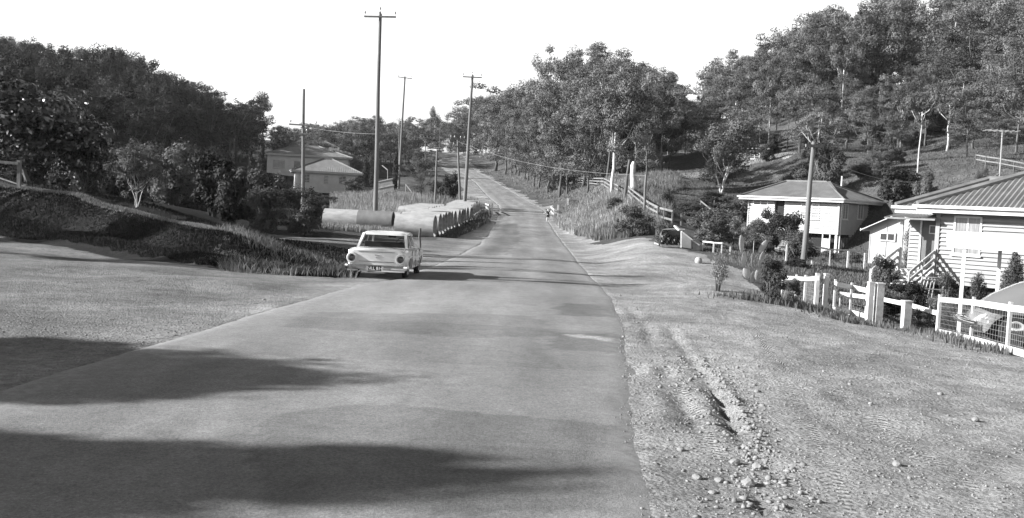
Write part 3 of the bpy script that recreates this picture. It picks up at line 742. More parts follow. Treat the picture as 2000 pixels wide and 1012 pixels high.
forest(16, (-6,20,112,175), ['bh','b2','b3'], (2,4), 'leafy undergrowth shrub beneath the roadside wood', 'undergrowth shrubs beneath the roadside wood', lambda x,y,u,v: 950 < u < 1180 and x > np.interp(y, RC[0], RC[2])+5 and y > 118, mind=3, name='shrub')
# right hill
def edge_hill(u): return np.interp(u, [1300,1400,1480,1560,1640,1720,1800,1860,1900,1960,2100], [300,285,262,248,236,232,235,240,262,300,330])
def t_rh(x, y, u, v):
    return u > 1315 and v < edge_hill(u)+6
forest(22, (28,105,95,150), ['g1','g2','g3','g7','g6'], (9,14), 'gum tree on the lower front edge of the wooded right hill', 'front trees of the right hill', lambda x,y,u,v: t_rh(x,y,u,v) and u < 2100, mind=4.2, wr=(.65,.9))
forest(40, (30,130,130,185), ['g1','g2','g3','g7','g7','g6'], (12,18), 'gum tree in the dense forest covering the right hill', 'forest trees of the right hill', t_rh, mind=5.2, wr=(.65,.9))
forest(36, (30,130,175,235), ['g1','g2','g7','g5','g6'], (12,22), 'gum tree on the crest of the right hill against the sky', 'crest trees of the right hill', t_rh, mind=5.2, onsky=True)
forest(56, (30,130,138,225), ['g6','g3','g6','d3'], (12,18), 'woodland filling in between the trees of the right hill', '', t_rh, mind=4.4, stuff='hillside_woodland', wr=(.7,.95))
forest(12, (24,50,150,230), ['d1','g3','d3'], (10,15), 'dark gum tree in the saddle between the roadside wood and the right hill', 'dark trees in the saddle', lambda x,y,u,v: 1290 < u < 1400, mind=4.5)
forest(6, (30,70,230,280), ['g5','g7'], (11,18), 'pale lace-crowned gum tree showing in the sky gap between the woods', 'pale trees in the sky gap', lambda x,y,u,v: 1310 < u < 1420, mind=5, onsky=True)
# trees with characters of their own on the right
T = plant_px
T('big', 1196, 382, 128, 150, 'big gum tree with a white trunk and broad dense crown beside the timber fence')
T('g3', 1262, 352, 130, 130, 'dark rounded gum tree right behind the big white-trunked gum', d=100)
T('d2', 1308, 350, 170, 80, 'dark narrow gum tree at the right edge of the roadside wood', d=128)
T('clear', 1408, 378, 212, 150, 'many-stemmed pale-barked gum tree screening the small far cottage')
T('open1', 1640, 262, 92, 92, 'tallest pale bare-trunked gum standing alone on the grassy hillside', d=122)
T('open2', 1482, 262, 140, 62, 'slim pale gum with a forked bare trunk left on the hillside', d=118)
T('open1', 1500, 268, 120, 60, 'slim gum with a long white trunk next to the forked one on the hillside', d=121)
T('open2', 1537, 290, 170, 56, 'leaning thin gum with a short pale trunk above the far cottage path', d=114)
T('open2', 1742, 282, 150, 80, 'gum with a curved dark trunk on the open hillside grass')
T('g5', 1757, 300, 160, 80, 'gum with a straight dark trunk on the open hillside grass')
T('open1', 1792, 344, 175, 120, 'gum with a tall slender leaning trunk above the shed roofs')
T('g2', 1716, 268, 150, 80, 'bushy gum just uphill of the curved-trunk gum', d=110)
T('g6', 1900, 318, 130, 150, 'broad-crowned gum with spreading limbs behind the weatherboard house roof', d=98)
T('g3', 1985, 325, 60, 170, 'large gum at the right edge of the photo above the ribbed roof', d=92)
T('g6', 1945, 330, 215, 80, 'low gum behind the television aerial', d=88)
T('bh', 1608, 345, 268, 90, 'dark round-crowned tree just behind the street pole with crossarm', d=84)
T('g6', 1712, 352, 282, 70, 'small loose gum downhill of the hillside trees', d=84)
T('b3', 1560, 372, 318, 70, 'leafy shrub behind the left end of the high-set house', cat='shrub', name='shrub', d=88)
T('b2', 1680, 372, 318, 80, 'shrub on the slope behind the high-set house', cat='shrub', name='shrub', d=86)
T('bd1', 1752, 382, 328, 90, 'dark shrub mass between the high-set house and the ribbed roof', cat='shrub', name='shrub', d=78)
T('b1', 1800, 360, 328, 50, 'pale shrub on the slope behind the ribbed roof', cat='shrub', name='shrub', d=74)
T('bd2', 1738, 410, 372, 50, 'dark shrub beside the right wall of the high-set house', cat='shrub', name='shrub', d=82)
T('bh2', 1395, 425, 372, 90, 'dark shrub below the many-stemmed gum', cat='shrub', name='shrub', d=84)
T('b2', 1345, 440, 392, 75, 'grey-green shrub right of the timber fence', cat='shrub', name='shrub', d=70)
T('bh', 1450, 455, 385, 100, 'dark leafy shrub left of the high-set house', cat='shrub', name='shrub', d=82)
T('bh2', 1500, 480, 402, 70, 'shrub growing against the white front wall of the high-set house', cat='shrub', name='shrub', d=72)
T('bd1', 1534, 500, 415, 80, 'tall dark shrub in front of the high-set house doorway', cat='shrub', name='shrub', d=66)
T('b2', 1470, 500, 455, 70, 'leafy shrub behind the prickly pear', cat='shrub', name='shrub', d=56)
T('bh', 1432, 470, 420, 50, 'scrubby shrub behind the low white rail', cat='shrub', name='shrub', d=66)
T('bp', 1402, 566, 494, 62, 'pale dry bush on the edge of the dirt verge')
T('bh2', 1505, 590, 496, 74, 'rounded hedge shrub left of the white gate posts', cat='shrub', name='shrub')
T('bd2', 1560, 560, 505, 60, 'dark shrub behind the first white fence rail', cat='shrub', name='shrub', d=42)
T('b1', 1545, 596, 540, 38, 'small spiky shrub in front of the first white fence rail', cat='shrub', name='shrub')
T('bh2', 1722, 585, 492, 74, 'bushy shrub between the gate and the timber stairs', cat='shrub', name='shrub', d=33)
T('bd1', 1775, 612, 548, 70, 'dark creeper mass below the timber stairs', cat='shrub', name='shrub', d=30)
T('bd2', 1740, 640, 575, 64, 'dark leafy shrub behind the sloping white rail', cat='shrub', name='shrub', d=29.5)
T('bh', 1800, 655, 600, 76, 'dark ground-hugging shrub next to the near fence corner', cat='shrub', name='shrub', d=26.5)
T('bh2', 1850, 640, 590, 60, 'shrub behind the near fence corner by the carport post', cat='shrub', name='shrub', d=27)
T('bh', 1850, 580, 530, 70, 'flowering shrub against the weatherboard wall', cat='shrub', name='shrub', d=32)
T('b2', 1905, 580, 528, 56, 'leafy shrub below the double window of the weatherboard house', cat='shrub', name='shrub', d=31)
T('cn', 1972, 600, 482, 62, 'dense dark conifer shrub at the right edge beside the carport', cat='shrub', name='conifer_shrub', d=28.5)
T('bp', 1768, 520, 440, 40, 'wispy pale shrub in front of the white shed wall', cat='shrub', name='shrub', d=50)
T('bh', 1620, 522, 488, 50, 'low dark shrub inside the wire fence below the high-set house', cat='shrub', name='shrub', d=62)
T('bh2', 1668, 522, 490, 44, 'low shrub inside the wire fence right of its middle post', cat='shrub', name='shrub', d=61)
T('bh2', 1296, 482, 432, 60, 'young leafy tree with a forked white stem at the tarpaulin', name='small_tree')
T('sap', 1208, 466, 425, 26, 'tiny sapling in a mound on the verge edge', name='sapling')
T('bh', 1238, 462, 400, 90, 'leafy dark shrub at the foot of the timber fence', cat='shrub', name='shrub', d=58)
T('bh2', 1205, 420, 385, 60, 'shrub at the foot of the big white-trunked gum', cat='shrub', name='shrub', d=78)
T('b2', 1300, 410, 372, 44, 'dark shrub behind the timber rails', cat='shrub', name='shrub', d=74)
forest(20, (18,75,76,120), ['bh','b1','b2','bh2','b3'], (1.2,3.4), 'shrub scattered over the rough slope behind the yards', 'shrubs on the rough slope', lambda x,y,u,v: 1330 < u < 2000 and v > edge_hill(u)+16 and y > 76, mind=3.5, name='shrub', wr=(.9,1.5))
forest(13, (25,90,84,124), ['g6','g3','g1','g7'], (5,10), 'young gum on the open hillside below the forest edge', 'young gums on the open hillside', lambda x,y,u,v: 1430 < u < 1960 and v > edge_hill(u)+14, mind=6, name='gum_tree', wr=(.7,.95))
forest(16, (10,24,43,67), ['bh','b1','b2','bh2','b3','bp'], (.9,2.3), 'garden shrub in the tangled growth left of the high-set house', 'garden shrubs left of the high-set house', lambda x,y,u,v: 1385 < u < 1560 and not (1432 < u < 1512 and y < 60), mind=1.7, name='shrub', wr=(.9,1.5))
# left side
T('near', 60, 385, 132, 300, 'large near tree with big glossy leaves behind the dark bank', d=38.5)
T('near', 165, 395, 225, 130, 'lower glossy-leaved tree beside the large near one', d=41)
T('near', -40, 385, 170, 240, 'second large glossy-leaved tree at the left edge of the photo', d=44)
T('pbush', 268, 404, 272, 118, 'tree with several pale bare stems behind the bank')
T('bh', 340, 420, 275, 140, 'rounded dark tree right of the pale-stemmed tree', d=54)
T('bd1', 415, 450, 296, 110, 'tall dense dark tree behind the end of the bank', d=50)
T('bd2', 452, 465, 320, 110, 'dense dark bushy tree nearest the end of the bank', d=47)
T('bh2', 515, 465, 322, 118, 'leafy dark tree on a bare trunk by the dirt track')
T('bh', 592, 460, 362, 90, 'shorter leafy tree on the dirt track left of the pipes')
T('bh2', 640, 440, 380, 60, 'low shrub behind the left end of the pipes', cat='shrub', name='shrub', d=86)
T('bd1', 245, 395, 330, 100, 'dark thicket shrub behind the pale-stemmed tree', cat='shrub', name='shrub', d=60)
T('bd2', 330, 405, 350, 120, 'dark thicket shrub below the rounded dark tree', cat='shrub', name='shrub', d=62)
T('bd2', 150, 390, 300, 120, 'dark thicket shrub behind the large glossy tree', cat='shrub', name='shrub', d=60)
T('bd1', 40, 380, 290, 160, 'dark thicket shrub at the far left behind the post and rail', cat='shrub', name='shrub', d=62)
T('cy2', 455, 330, 262, 26, 'small dark cypress left of the tall pair before the left hill', name='cypress', d=100)
T('cy2', 487, 330, 266, 24, 'middle dark cypress before the left hill', name='cypress', d=102)
T('cy2', 508, 330, 252, 34, 'broadest pointed cypress before the left hill', name='cypress', d=104)
T('bh', 415, 340, 290, 60, 'round-topped pale tree before the left hill', d=95)
T('cy', 771, 378, 288, 15, 'slim dark cypress column beside the garden steps', name='cypress', d=138)
T('cy2', 712, 385, 300, 22, 'dark cypress immediately right of the small tin-roofed house', name='cypress', d=156)
T('cy2', 728, 385, 306, 22, 'dark cypress behind the tallest street pole', name='cypress', d=158)
T('cy2', 665, 330, 255, 22, 'pointed cypress rising behind the house roofs', name='cypress', d=205)
T('g3', 722, 330, 224, 80, 'broad dark gum behind the tallest street pole', d=190)
T('g6', 822, 388, 288, 84, 'leafy roadside tree between the cypress and the short pole', d=112)
T('bd1', 880, 388, 338, 46, 'small dark round bush left of the climbing road', d=116)
T('bh2', 852, 392, 350, 44, 'bush behind the short street pole', d=118)
T('bh', 690, 380, 345, 50, 'shrub at the corner of the small tin-roofed house', cat='shrub', name='shrub', d=134)
T('bh2', 610, 400, 374, 50, 'shrub in front of the small tin-roofed house', cat='shrub', name='shrub', d=126)
T('b2', 560, 390, 368, 46, 'shrub left of the small tin-roofed house', cat='shrub', name='shrub', d=130)
T('g5', 503, 260, 178, 62, 'wispy pale gum standing against the sky at the right end of the left hill', d=215)
T('g5', 846, 250, 206, 26, 'thin tufted gum poking above the distant skyline', d=330)
# roadside trees out of frame to the left whose shadows cross the road
for i, (x, y, H, W, k_) in enumerate([(-21.9,7.3,9.0,4.4,'shade'),(-21.2,3.7,9.5,2.5,'shade2'),(-25,24.2,12.6,4.2,'g3'),(-24.5,29.3,12.4,3.6,'g6'),(-19.0,2.4,8.0,3.2,'shade'),(-28,36.5,13.5,2.8,'g2'),(-26,33,11.4,2.2,'g1')]):
    plant(k_, (x, y, gz(x, y)), H, W, ['gum tree left of the camera shading the near road','leafy gum beside the near road at the left','tall gum left of the side road','slender gum at the left end of the side road','gum tree behind the camera on the left','tall narrow gum on the left behind the bank','thin gum between the bank trees at far left'][i])
# ------------------------------------------------------------------ poles and wires
def pole(base, top, r0, r1, label, name='power_pole', cat='pole', arms=(), group=None, m='pole', pins=True):
    base = np.array(base, float); top = np.array(top, float)
    o = empty(name, base, 0, label, cat, group)
    t = top-base
    pts_ = [(-.3*t/np.linalg.norm(t)), t*.33+np.array([.02,0,0]), t*.66+np.array([-.02,0,0]), t]
    MB().tube(pts_, [r0*1.03, r0*.8+r1*.2, r0*.35+r1*.65, r1], 14).build('shaft', MT[m], o, True)
    for (f, half, tilt, az, ins) in arms:
        c = t*f+np.array([0,-.12,0]); d = np.array([math.cos(az), math.sin(az), tilt])
        MB().bar(c-d*half, c+d*half, .1, .12).build('crossarm', MT['pole'], o)
        for q in ins:
            b = c+d*half*q
            MB().tube([b+[0,0,.05], b+[0,0,.22]], .018, 6).lathe([(.0,.20),(.07,.22),(.075,.27),(.045,.29),(.065,.31),(.05,.37),(0,.39)], origin=tuple(b), seg=10).build('insulator', MT['porcelain'], o, True)
    return o
def wire(a, b, sag, label, r=.009, kink=None):
    r = .010
    a = np.array(a, float); b = np.array(b, float); ps = []
    for i in range(21):
        t = i/20; p = a*(1-t)+b*t; p = p-np.array([0,0,sag*4*t*(1-t)]); ps.append(p)
    o = MB().tube(ps, r, 4).build('power_line', MT['wire']); tag(o, label, 'wire'); return o
b1 = col(732, 69.5); pole(b1, P(743, 27, 69.5), .17, .11, 'tallest weathered power pole standing behind the concrete pipes', arms=[(.985, 1.12, .03, 0, (-.95, .95)),(1.004, .06, 0, 0, (0,))])
b2 = col(778, 150); pole(b2, P(791, 150, 150), .2, .12, 'distant leaning power pole rising above the cypress', arms=[(.99, 1.1, -.08, 0, (-.9,.9)),(1.0,.05,0,0,(0,))])
b3 = col(906, 103); pole(b3, P(923, 147, 103), .2, .12, 'power pole with a single crossarm at the far end of the pipes', arms=[(.985, 1.0, 0, 0, (-.95,.95)),(1.0,.05,0,0,(0,))])
b4 = col(849, 107); pole(b4, P(854, 293, 107), .12, .1, 'short bare pole without a crossarm left of the road')
b5 = col(899, 108); pole(b5, P(894, 271, 108), .14, .1, 'shorter power pole with two crossarms beside the tall one', arms=[(.99,.85,0,.3,(-.9,-.4,.4,.9)),(.89,.6,0,.3,(-.8,.8))])
b6 = col(591, 80); pole(b6, P(593.5, 174, 80), .16, .1, 'power pole with a wide low crossarm in front of the tin-roofed houses', arms=[(.71, 1.15, -.02, 0, (-.9,.9)),(.64,.32,.05,0,(.9,))])
b7 = col(858, 285); pole(b7, P(860, 247, 285), .1, .08, 'thin far pole by the white car at the road top')
b8 = col(779, 160); pole(b8, P(780, 250, 160), .1, .08, 'thin pole just left of the distant leaning power pole')
b8b = col(831, 210); pole(b8b, P(831, 268, 210), .1, .08, 'small far power pole with crossarm above the leafy roadside tree', arms=[(.98,1.2,0,0,(-.9,-.3,.3,.9))])
b9 = hit(1568, 521); pole(b9, P(1590, 277, b9[1]), .125, .09, 'street pole with a short crossarm in front of the high-set house', arms=[(.965,.42,0,.2,())])
bp = hit(1257, 421); pole(bp, P(1262, 341, bp[1]), .09, .08, 'slim grey post standing at the timber fence', 'post', 'post')
bl = hit(1219, 391); pole(bl, P(1230, 312, bl[1]), .14, .12, 'dark leaning timber pole against the dead stump', 'leaning_pole', 'pole', m='bark')
bt = hit(819, 493); pole(bt, P(821, 446, bt[1]), .05, .05, 'thin dark marker post right of the parked sedan', 'marker_post', 'post', m='bark')
def on(base, px, d): return P(px[0], px[1], d)
wire(P(743, 226, 69.5), P(894, 276, 108), .8, 'power line from the tallest pole to the shorter two-armed pole')
wire(P(894, 276, 108), P(1262, 343, bp[1]), .8, 'long sloping wire from the two-armed pole to the slim grey post')
wire(P(1262, 345, bp[1]), P(1452, 379, 74), .25, 'service wire from the slim post to the high-set house roof', .015)
wire(P(1597, 300, b9[1]), P(1832, 352, 46), .5, 'service wire from the street pole over the shed')
wire(P(604, 249, 80), P(741, 262, 69.5), .12, 'wire between the low-crossarm pole and the tallest pole', .012)
wire(P(1500, 185, 121), P(1745, 262, 98), .6, 'thin wire strung across the hillside trees', .02)
# ------------------------------------------------------------------ dead stump
st = hit(1237, 374); d = st[1]; s_ = d/F
o = empty('dead_stump', st, 0, 'white broken dead tree trunk beside the leaning dark pole', 'dead tree')
MB().tube([(0,0,-.2),(-.03,0,.8),(-.12,.05,1.6),(-.15,0,2.3),(-.1,.02,2.62)], [.36,.27,.25,.23,.12], 11).build('trunk', MT['pbark'], o, True)
MB().tube([(0.05,0,.45),(.35,-.05,.85),(.55,-.1,1.15)], [.16,.11,.07], 8).build('branch', MT['pbark'], o, True)
# ------------------------------------------------------------------ houses
class House:
    def __init__(s, name, label, K, rot, base, cat='house', group=None):
        s.K = np.array([K[0], K[1]]); s.rot = rot; s.base = base
        s.o = empty(name, (K[0], K[1], base), rot, label, cat, group)
        s.ex = np.array([math.cos(rot), math.sin(rot)]); s.ey = np.array([-math.sin(rot), math.cos(rot)])
    def z(s, a): return a-s.base
    def fy(s, u, v, yc):
        "pixel -> (local X, local Z) on the plane local Y = yc"
        r = P(u, v, 1.0); n = s.ey; t = (s.K@n+yc)/(r[:2]@n); p = r*t
        return (p[:2]-s.K)@s.ex, p[2]-s.base
    def fx(s, u, v, xc):
        r = P(u, v, 1.0); n = s.ex; t = (s.K@n+xc)/(r[:2]@n); p = r*t
        return (p[:2]-s.K)@s.ey, p[2]-s.base
    def build(s, mb, name, m, parent=None, smooth=False): return mb.build(name, m, parent or s.o, smooth)
def boards(mb, A, B, z0, z1, out, pitch=.16, holes=()):
    A = np.array(A, float); B = np.array(B, float); out = np.array(out, float); L_ = np.linalg.norm(B-A); dr = (B-A)/L_
    z = z0
    while z < z1-.02:
        zt = min(z+pitch, z1)
        segs = [(0, L_)]
        for (a, b, h0, h1) in holes:
            if zt > h0+.01 and z < h1-.01:
                ns = []
                for q in segs:
                    if b <= q[0] or a >= q[1]: ns.append(q)
                    else:
                        if a > q[0]: ns.append((q[0], a))
                        if b < q[1]: ns.append((b, q[1]))
                segs = ns
        for (a, b) in segs:
            p = A+dr*a; q = A+dr*b
            pb = p+out*.085; qb = q+out*.085; pt = p+out*.01; qt = q+out*.01
            mb.poly([(pb[0],pb[1],z),(qb[0],qb[1],z),(qt[0],qt[1],zt),(pt[0],pt[1],zt)])
            mb.poly([(p[0],p[1],z),(q[0],q[1],z),(qb[0],qb[1],z),(pb[0],pb[1],z)])
        z = zt
def window(h, A, B, z0, z1, out, pane='glass', fm='white', mull=1, name='window', hbar=1, sill=True):
    "A,B ends along the wall (2D)"
    A = np.array(A, float); B = np.array(B, float); out = np.array(out, float)
    def bx(mb, a, b, za, zb, o0, o1):
        p = A+(B-A)*a; q = A+(B-A)*b; P4 = [p+out*o0, q+out*o0, q+out*o1, p+out*o1]; n = len(mb.v)
        mb.v += [(k[0],k[1],za) for k in P4]+[(k[0],k[1],zb) for k in P4]
        mb.f += [tuple(n+i for i in f) for f in ((3,2,1,0),(4,5,6,7),(0,1,5,4),(1,2,6,5),(2,3,7,6),(3,0,4,7))]
    L_ = np.linalg.norm(B-A); fw = .07/L_
    mb = MB(); bx(mb, -fw, 0, z0-.07, z1+.07, -.02, .085); bx(mb, 1, 1+fw, z0-.07, z1+.07, -.02, .085); bx(mb, 0, 1, z1, z1+.07, -.02, .085); bx(mb, 0, 1, z0-.07, z0, -.02, .085)
    if sill: bx(mb, -fw*1.6, 1+fw*1.6, z0-.12, z0-.072, -.02, .14)
    for i in range(mull):
        c = (i+1)/(mull+1); bx(mb, c-fw*.4, c+fw*.4, z0+.001, z1-.001, .0, .075)
    for i in range(hbar):
        zc = z0+(z1-z0)*(i+1)/(hbar+1); bx(mb, .002, .998, zc-.02, zc+.02, .0, .068)
    f = h.build(mb, name, MT[fm])
    mp_ = MB(); bx(mp_, .001, .999, z0+.001, z1-.001, .04, .055); h.build(mp_, 'pane', MT[pane], f)
    return f
def roof_plane(mb, A, B, RA, RB, n, amp):
    "corrugated plane: eave A->B, ridge RA->RB"
    A, B, RA, RB = [np.array(q, float) for q in (A, B, RA, RB)]
    e = B-A; L_ = np.linalg.norm(e); e /= L_
    def foot(p): return float((p-A)@e)
    fa, fb = foot(RA), foot(RB); ha = RA-(A+e*fa)
    nrm = np.cross(e, ha); nrm /= np.linalg.norm(nrm)
    if nrm[2] < 0: nrm = -nrm
    N = n*4; prev = None
    for i in range(N+1):
        s = L_*i/N; off = nrm*amp*(0.5-0.5*math.cos(2*math.pi*i/4))
        if s < fa: f = s/max(fa, 1e-6)
        elif s > fb: f = (L_-s)/max(L_-fb, 1e-6)
        else: f = 1
        lo = A+e*s; hi = A+e*s+ha*max(f, 0)
        cur = (lo+off, hi+off)
        if prev is not None: mb.poly([prev[0], cur[0], cur[1], prev[1]])
        prev = cur
def hip_roof(h, x0, x1, y0, y1, ze, xa, xb, yr, zr, n=60, amp=.02, m='roofg', caps=True, fascia='white', fh=.2, gut=True):
    a, b, c, d = (x0,y0,ze),(x1,y0,ze),(x1,y1,ze),(x0,y1,ze); r1, r2 = (xa,yr,zr),(xb,yr,zr)
    mb = MB(); w = (x1-x0)
    roof_plane(mb, a, b, r1, r2, n, amp); roof_plane(mb, c, d, r2, r1, n, amp)
    k = max(4, int(n*(y1-y0)/w)); roof_plane(mb, d, a, r1, r1, k, amp); roof_plane(mb, b, c, r2, r2, k, amp)
    rf = h.build(mb, 'roof', MT[m])
    if caps:
        cb_ = MB()
        for p, q in ((a,r1),(d,r1),(b,r2),(c,r2),(r1,r2)):
            up_ = (0,0,.03+amp); cb_.tube([np.add(p,up_), np.add(q,up_)], .07+amp, 6)
        h.build(cb_, 'ridge_cap', MT[m], rf)
    f = MB()
    f.box(x0+.02,y0+.02,ze-.03,x1-.02,y1-.02,ze-.012)
    for (p, q) in (((x0,y0),(x1,y0)),((x1,y0),(x1,y1)),((x1,y1),(x0,y1)),((x0,y1),(x0,y0))):
        f.bar((p[0],p[1],ze-fh/2-.035), (q[0],q[1],ze-fh/2-.035), .04, fh)
    h.build(f, 'fascia', MT[fascia])
    if gut:
        g_ = MB()
        for (p, q, o_) in (((x0-.09,y0-.09),(x1+.09,y0-.09),0),((x0-.09,y0-.09),(x0-.09,y1+.09),0),((x1+.09,y0-.09),(x1+.09,y1+.09),0)):
            g_.bar((p[0],p[1],ze-.0), (q[0],q[1],ze-.0), .12, .11)
        h.build(g_, 'gutter', MT[fascia])
    return rf
ROT = R(-43)
# --- near weatherboard house at the right
K = P(1830, 500, 38); A_ = House('weatherboard_house', 'white weatherboard house with a ribbed hip roof and dark porch door at the right edge', K, ROT, -3.15)
z = A_.z
Xw0, Zt = A_.fy(1868, 424, 0); Xw1, _ = A_.fy(1918, 424, 0); _, Zb = A_.fy(1890, 497, 0)
w_ = MB().box(.0,.02,z(-2.25),9,7.9,z(.5)).box(-1.5,1.55,z(-2.25),-.001,5.9,z(.5))
boards(w_, (0,0), (9,0), z(-2.25), z(.5), (0,-1), .165, [(Xw0, Xw1, Zb, Zt)])
boards(w_, (0,0), (0,1.0), z(-2.25), z(.5), (-1,0), .165)
boards(w_, (-1.5,1.0), (0,1.0), z(-2.25), z(.5), (0,-1), .165, [(.5, 1.36, z(-1.78), z(.22))])
boards(w_, (-1.5,1.0), (-1.5,5.9), z(-2.25), z(.5), (-1,0), .165)
w_.box(-1.45,1.001,z(-2.25),-.05,1.54,z(.5))
A_.build(w_, 'wall', MT['wallc'])
window(A_, (Xw0+.02,0), (Xw1-.02,0), Zb+.03, Zt-.02, (0,-1), 'curtain', mull=1, hbar=1)
mb = MB().box(-.99,.94,z(-1.76),-.16,.999-.02,z(.2)); dr_ = A_.build(mb, 'door', MT['doord']); A_.build(MB().box(-.1,-.1,z(-2.26),.06,.05,z(.49)), 'corner_board', MT['wallc'])
A_.build(MB().box(-.7,.915,z(-.35),-.42,.938,z(.0)), 'door_pane_frame', MT['white'], dr_)
A_.build(MB().box(-.66,.905,z(-.31),-.46,.914,z(-.04)), 'door_pane', MT['glass'], dr_)
A_.build(MB().box(-1.06,.90,z(-1.78),-.995,.99,z(.28)).box(-.155,.90,z(-1.78),-.09,.99,z(.28)).box(-.99,.90,z(.205),-.16,.99,z(.28)), 'door_frame', MT['white'])
A_.build(MB().box(-1.5,-.1,z(-1.9),-.01,.98,z(-1.8)).box(-1.5,-.06,z(-1.9),-1.38,.06,z(.3)).box(-.12,-.1,z(-2.2),-.05,-.05,z(-1.9)), 'porch', MT['white'])
mb = MB(); roof_plane(mb, (-2.0,-.45,z(.26)), (-.02,-.45,z(.26)), (-2.0,.95,z(.42)), (-.02,.95,z(.42)), 16, .02); mb.box(-2.0,-.45,z(.18),-.02,-.41,z(.25))
A_.build(mb, 'porch_roof', MT['rooft'])
hip_roof(A_, -.65, 9.6, -.65, 8.5, z(.72), 3.95, 5.0, 3.92, z(2.85), n=54, amp=.06, m='rooft')
hip_roof(A_, -2.15, 6, 1.0, 6.4, z(.68), .55, 3.3, 3.7, z(1.93), n=44, amp=.055, m='rooft')
mb = MB()
for X in (.1, 1.6, 3.1, 4.6):
    for Y in (.1, 2.5, 5): mb.box(X, Y, -.5, X+.15, Y+.15, z(-2.25))
A_.build(mb, 'stump', MT['timber'])
A_.build(MB().box(.2,.25,-.3,8.8,.3,z(-2.27)), 'base_shade', MT['darkv'])  # near-black board painted as the shade below the wall
# stairs
n_ = 7; sm_ = MB(); run = 2.5/n_; rise = (z(-1.85)-.45)/n_
for i in range(n_): sm_.box(-1.35, -.1-run*(i+1), z(-1.85)-rise*(i+1), -.15, -.1-run*i, z(-1.85)-rise*(i+1)+.05)
top_ = (-.12, z(-1.85)); bot_ = (-.1-2.5, z(-1.85)-rise*n_)
for X in (-1.42, -.1): sm_.bar((X, top_[0], top_[1]-.08), (X, bot_[0], bot_[1]-.02), .05, .26)
stc = A_.build(sm_, 'stairs', MT['fwhite'])
hr = MB()
for X in (-1.47, -.06):
    for dz in (.85, .55, .28): hr.bar((X, top_[0]+.05, top_[1]+dz), (X, bot_[0]+.1, bot_[1]+dz+.05), .04, .12)
    for q in (0, .5, 1): 
        yy_ = top_[0]*(1-q)+bot_[0]*q; zz_ = top_[1]*(1-q)+bot_[1]*q
        hr.box(X-.05+(.05 if X > -1 else -.0), yy_-.05, zz_-.4, X+.05, yy_+.05, zz_+.93)
A_.build(hr, 'handrail', MT['fwhite'], stc)
# aerial behind the roof
ba = P(1955, 345, 45); o = empty('television_aerial', (ba[0], ba[1], gz(ba[0], ba[1])), 0, 'tall television aerial mast behind the ribbed roof', 'aerial')
zt_ = P(1958, 257, 45); q = np.array([ba[0], ba[1], gz(ba[0], ba[1])])
MB().tube([(0,0,0), zt_-q], .035, 8).build('mast', MT['wire'], o, True)
mb = MB(); c = zt_-q; mb.bar(c+[-.75,.1,.05], c+[.65,-.1,0], .03)
for k in range(6): f = -.7+.26*k; mb.bar(c+[f,-.45,.03], c+[f,.45,.03], .015)
mb.bar(c+[0,0,-1.9], c+[-.75,0,-2.5], .025); mb.bar(c+[0,0,-1.7], c+[.7,0,-2.4], .025)
mb.build('dipoles', MT['wire'], o)
# --- carport in front of it
Kc = P(1850, 478, 25.6); Kg = gz(Kc[0], Kc[1])
Cp = House('carport', 'flat white carport canopy on slim posts over the rounded car', Kc, R(-30), Kg, 'carport')
zt0 = Kc[2]-Kg
mb = MB(); mb.bar((0,1.2,zt0+.14), (6,1.2,zt0+.14), 2.5, .1, up=(0,-.13,1)); mb.box(-.02,-.06,zt0-.0,6,0,zt0+.36)
MT['canopy'] = mat('white_canopy_sheeting', .7, .82, 2, .5)
Cp.build(mb, 'canopy', MT['canopy'])
for X, Y in ((.42,.0),(5.2,.0),(1.15,1.75),(5.2,2.1)):
    MB().box(X-.045,Y+.01,-.3,X+.045,Y+.1,zt0+.04).build('post', MT['white'], Cp.o)
# --- high-set house
K = P(1637, 430, 75); B_ = House('high_set_house', 'white high-set weatherboard house with a dark hip roof in the valley', K, ROT, -2.75)
z = B_.z; W1 = 7.75; ZT = z(1.4); ZB = z(-1.08)
rx0, _ = B_.fy(1514, 400, 0); rx1, _ = B_.fy(1533, 400, 0)
def wpx(h, u0, u1, v0, v1, yc=0):
    a, zt = h.fy(u0, v0, yc); b, _ = h.fy(u1, v0, yc); _, zb = h.fy((u0+u1)/2, v1, yc); return a, b, zb, zt
wa = wpx(B_, 1567, 1578, 398, 426); wb = wpx(B_, 1588, 1600, 399, 427)
mb = MB().box(-W1, .02, ZB, rx0, 5.3, ZT).box(rx1, .02, ZB, -.02, 5.3, ZT).box(rx0, 1.0, ZB, rx1, 5.3, ZT)
boards(mb, (-W1,0), (0,0), ZB, ZT, (0,-1), .2, [(rx0+W1, rx1+W1, ZB+.9, ZT)])
boards(mb, (0,0), (0,5.3), ZB, ZT, (1,0), .2)
B_.build(mb, 'wall', MT['wallw'])
B_.build(MB().box(rx0+.02,.15,ZB+.9,rx1-.02,.2,ZT), 'recess_shade_panel', MT['darkv'])  # near-black panel painted as the shade inside the recess
for q in (wa, wb): window(B_, (q[0],0), (q[1],0), q[2], q[3], (0,-1), 'curtain', mull=0, hbar=3)
window(B_, (-W1+.5,0), (-W1+1.7,0), ZT-.45, ZT-.12, (0,-1), 'glass', mull=1, hbar=0, sill=False)
hx0, hz = B_.fy(1492, 418, 0); hx1, _ = B_.fy(1524, 418, 0)
B_.build(MB().bar(((hx0+hx1)/2-.0,-.32,hz),((hx0+hx1)/2,-.02,hz+.03), hx1-hx0, .07).bar((hx0+.1,-.55,hz),(hx0+.1,-.02,hz-.35),.04).bar((hx1-.1,-.55,hz),(hx1-.1,-.02,hz-.35),.04), 'window_box', MT['white'])
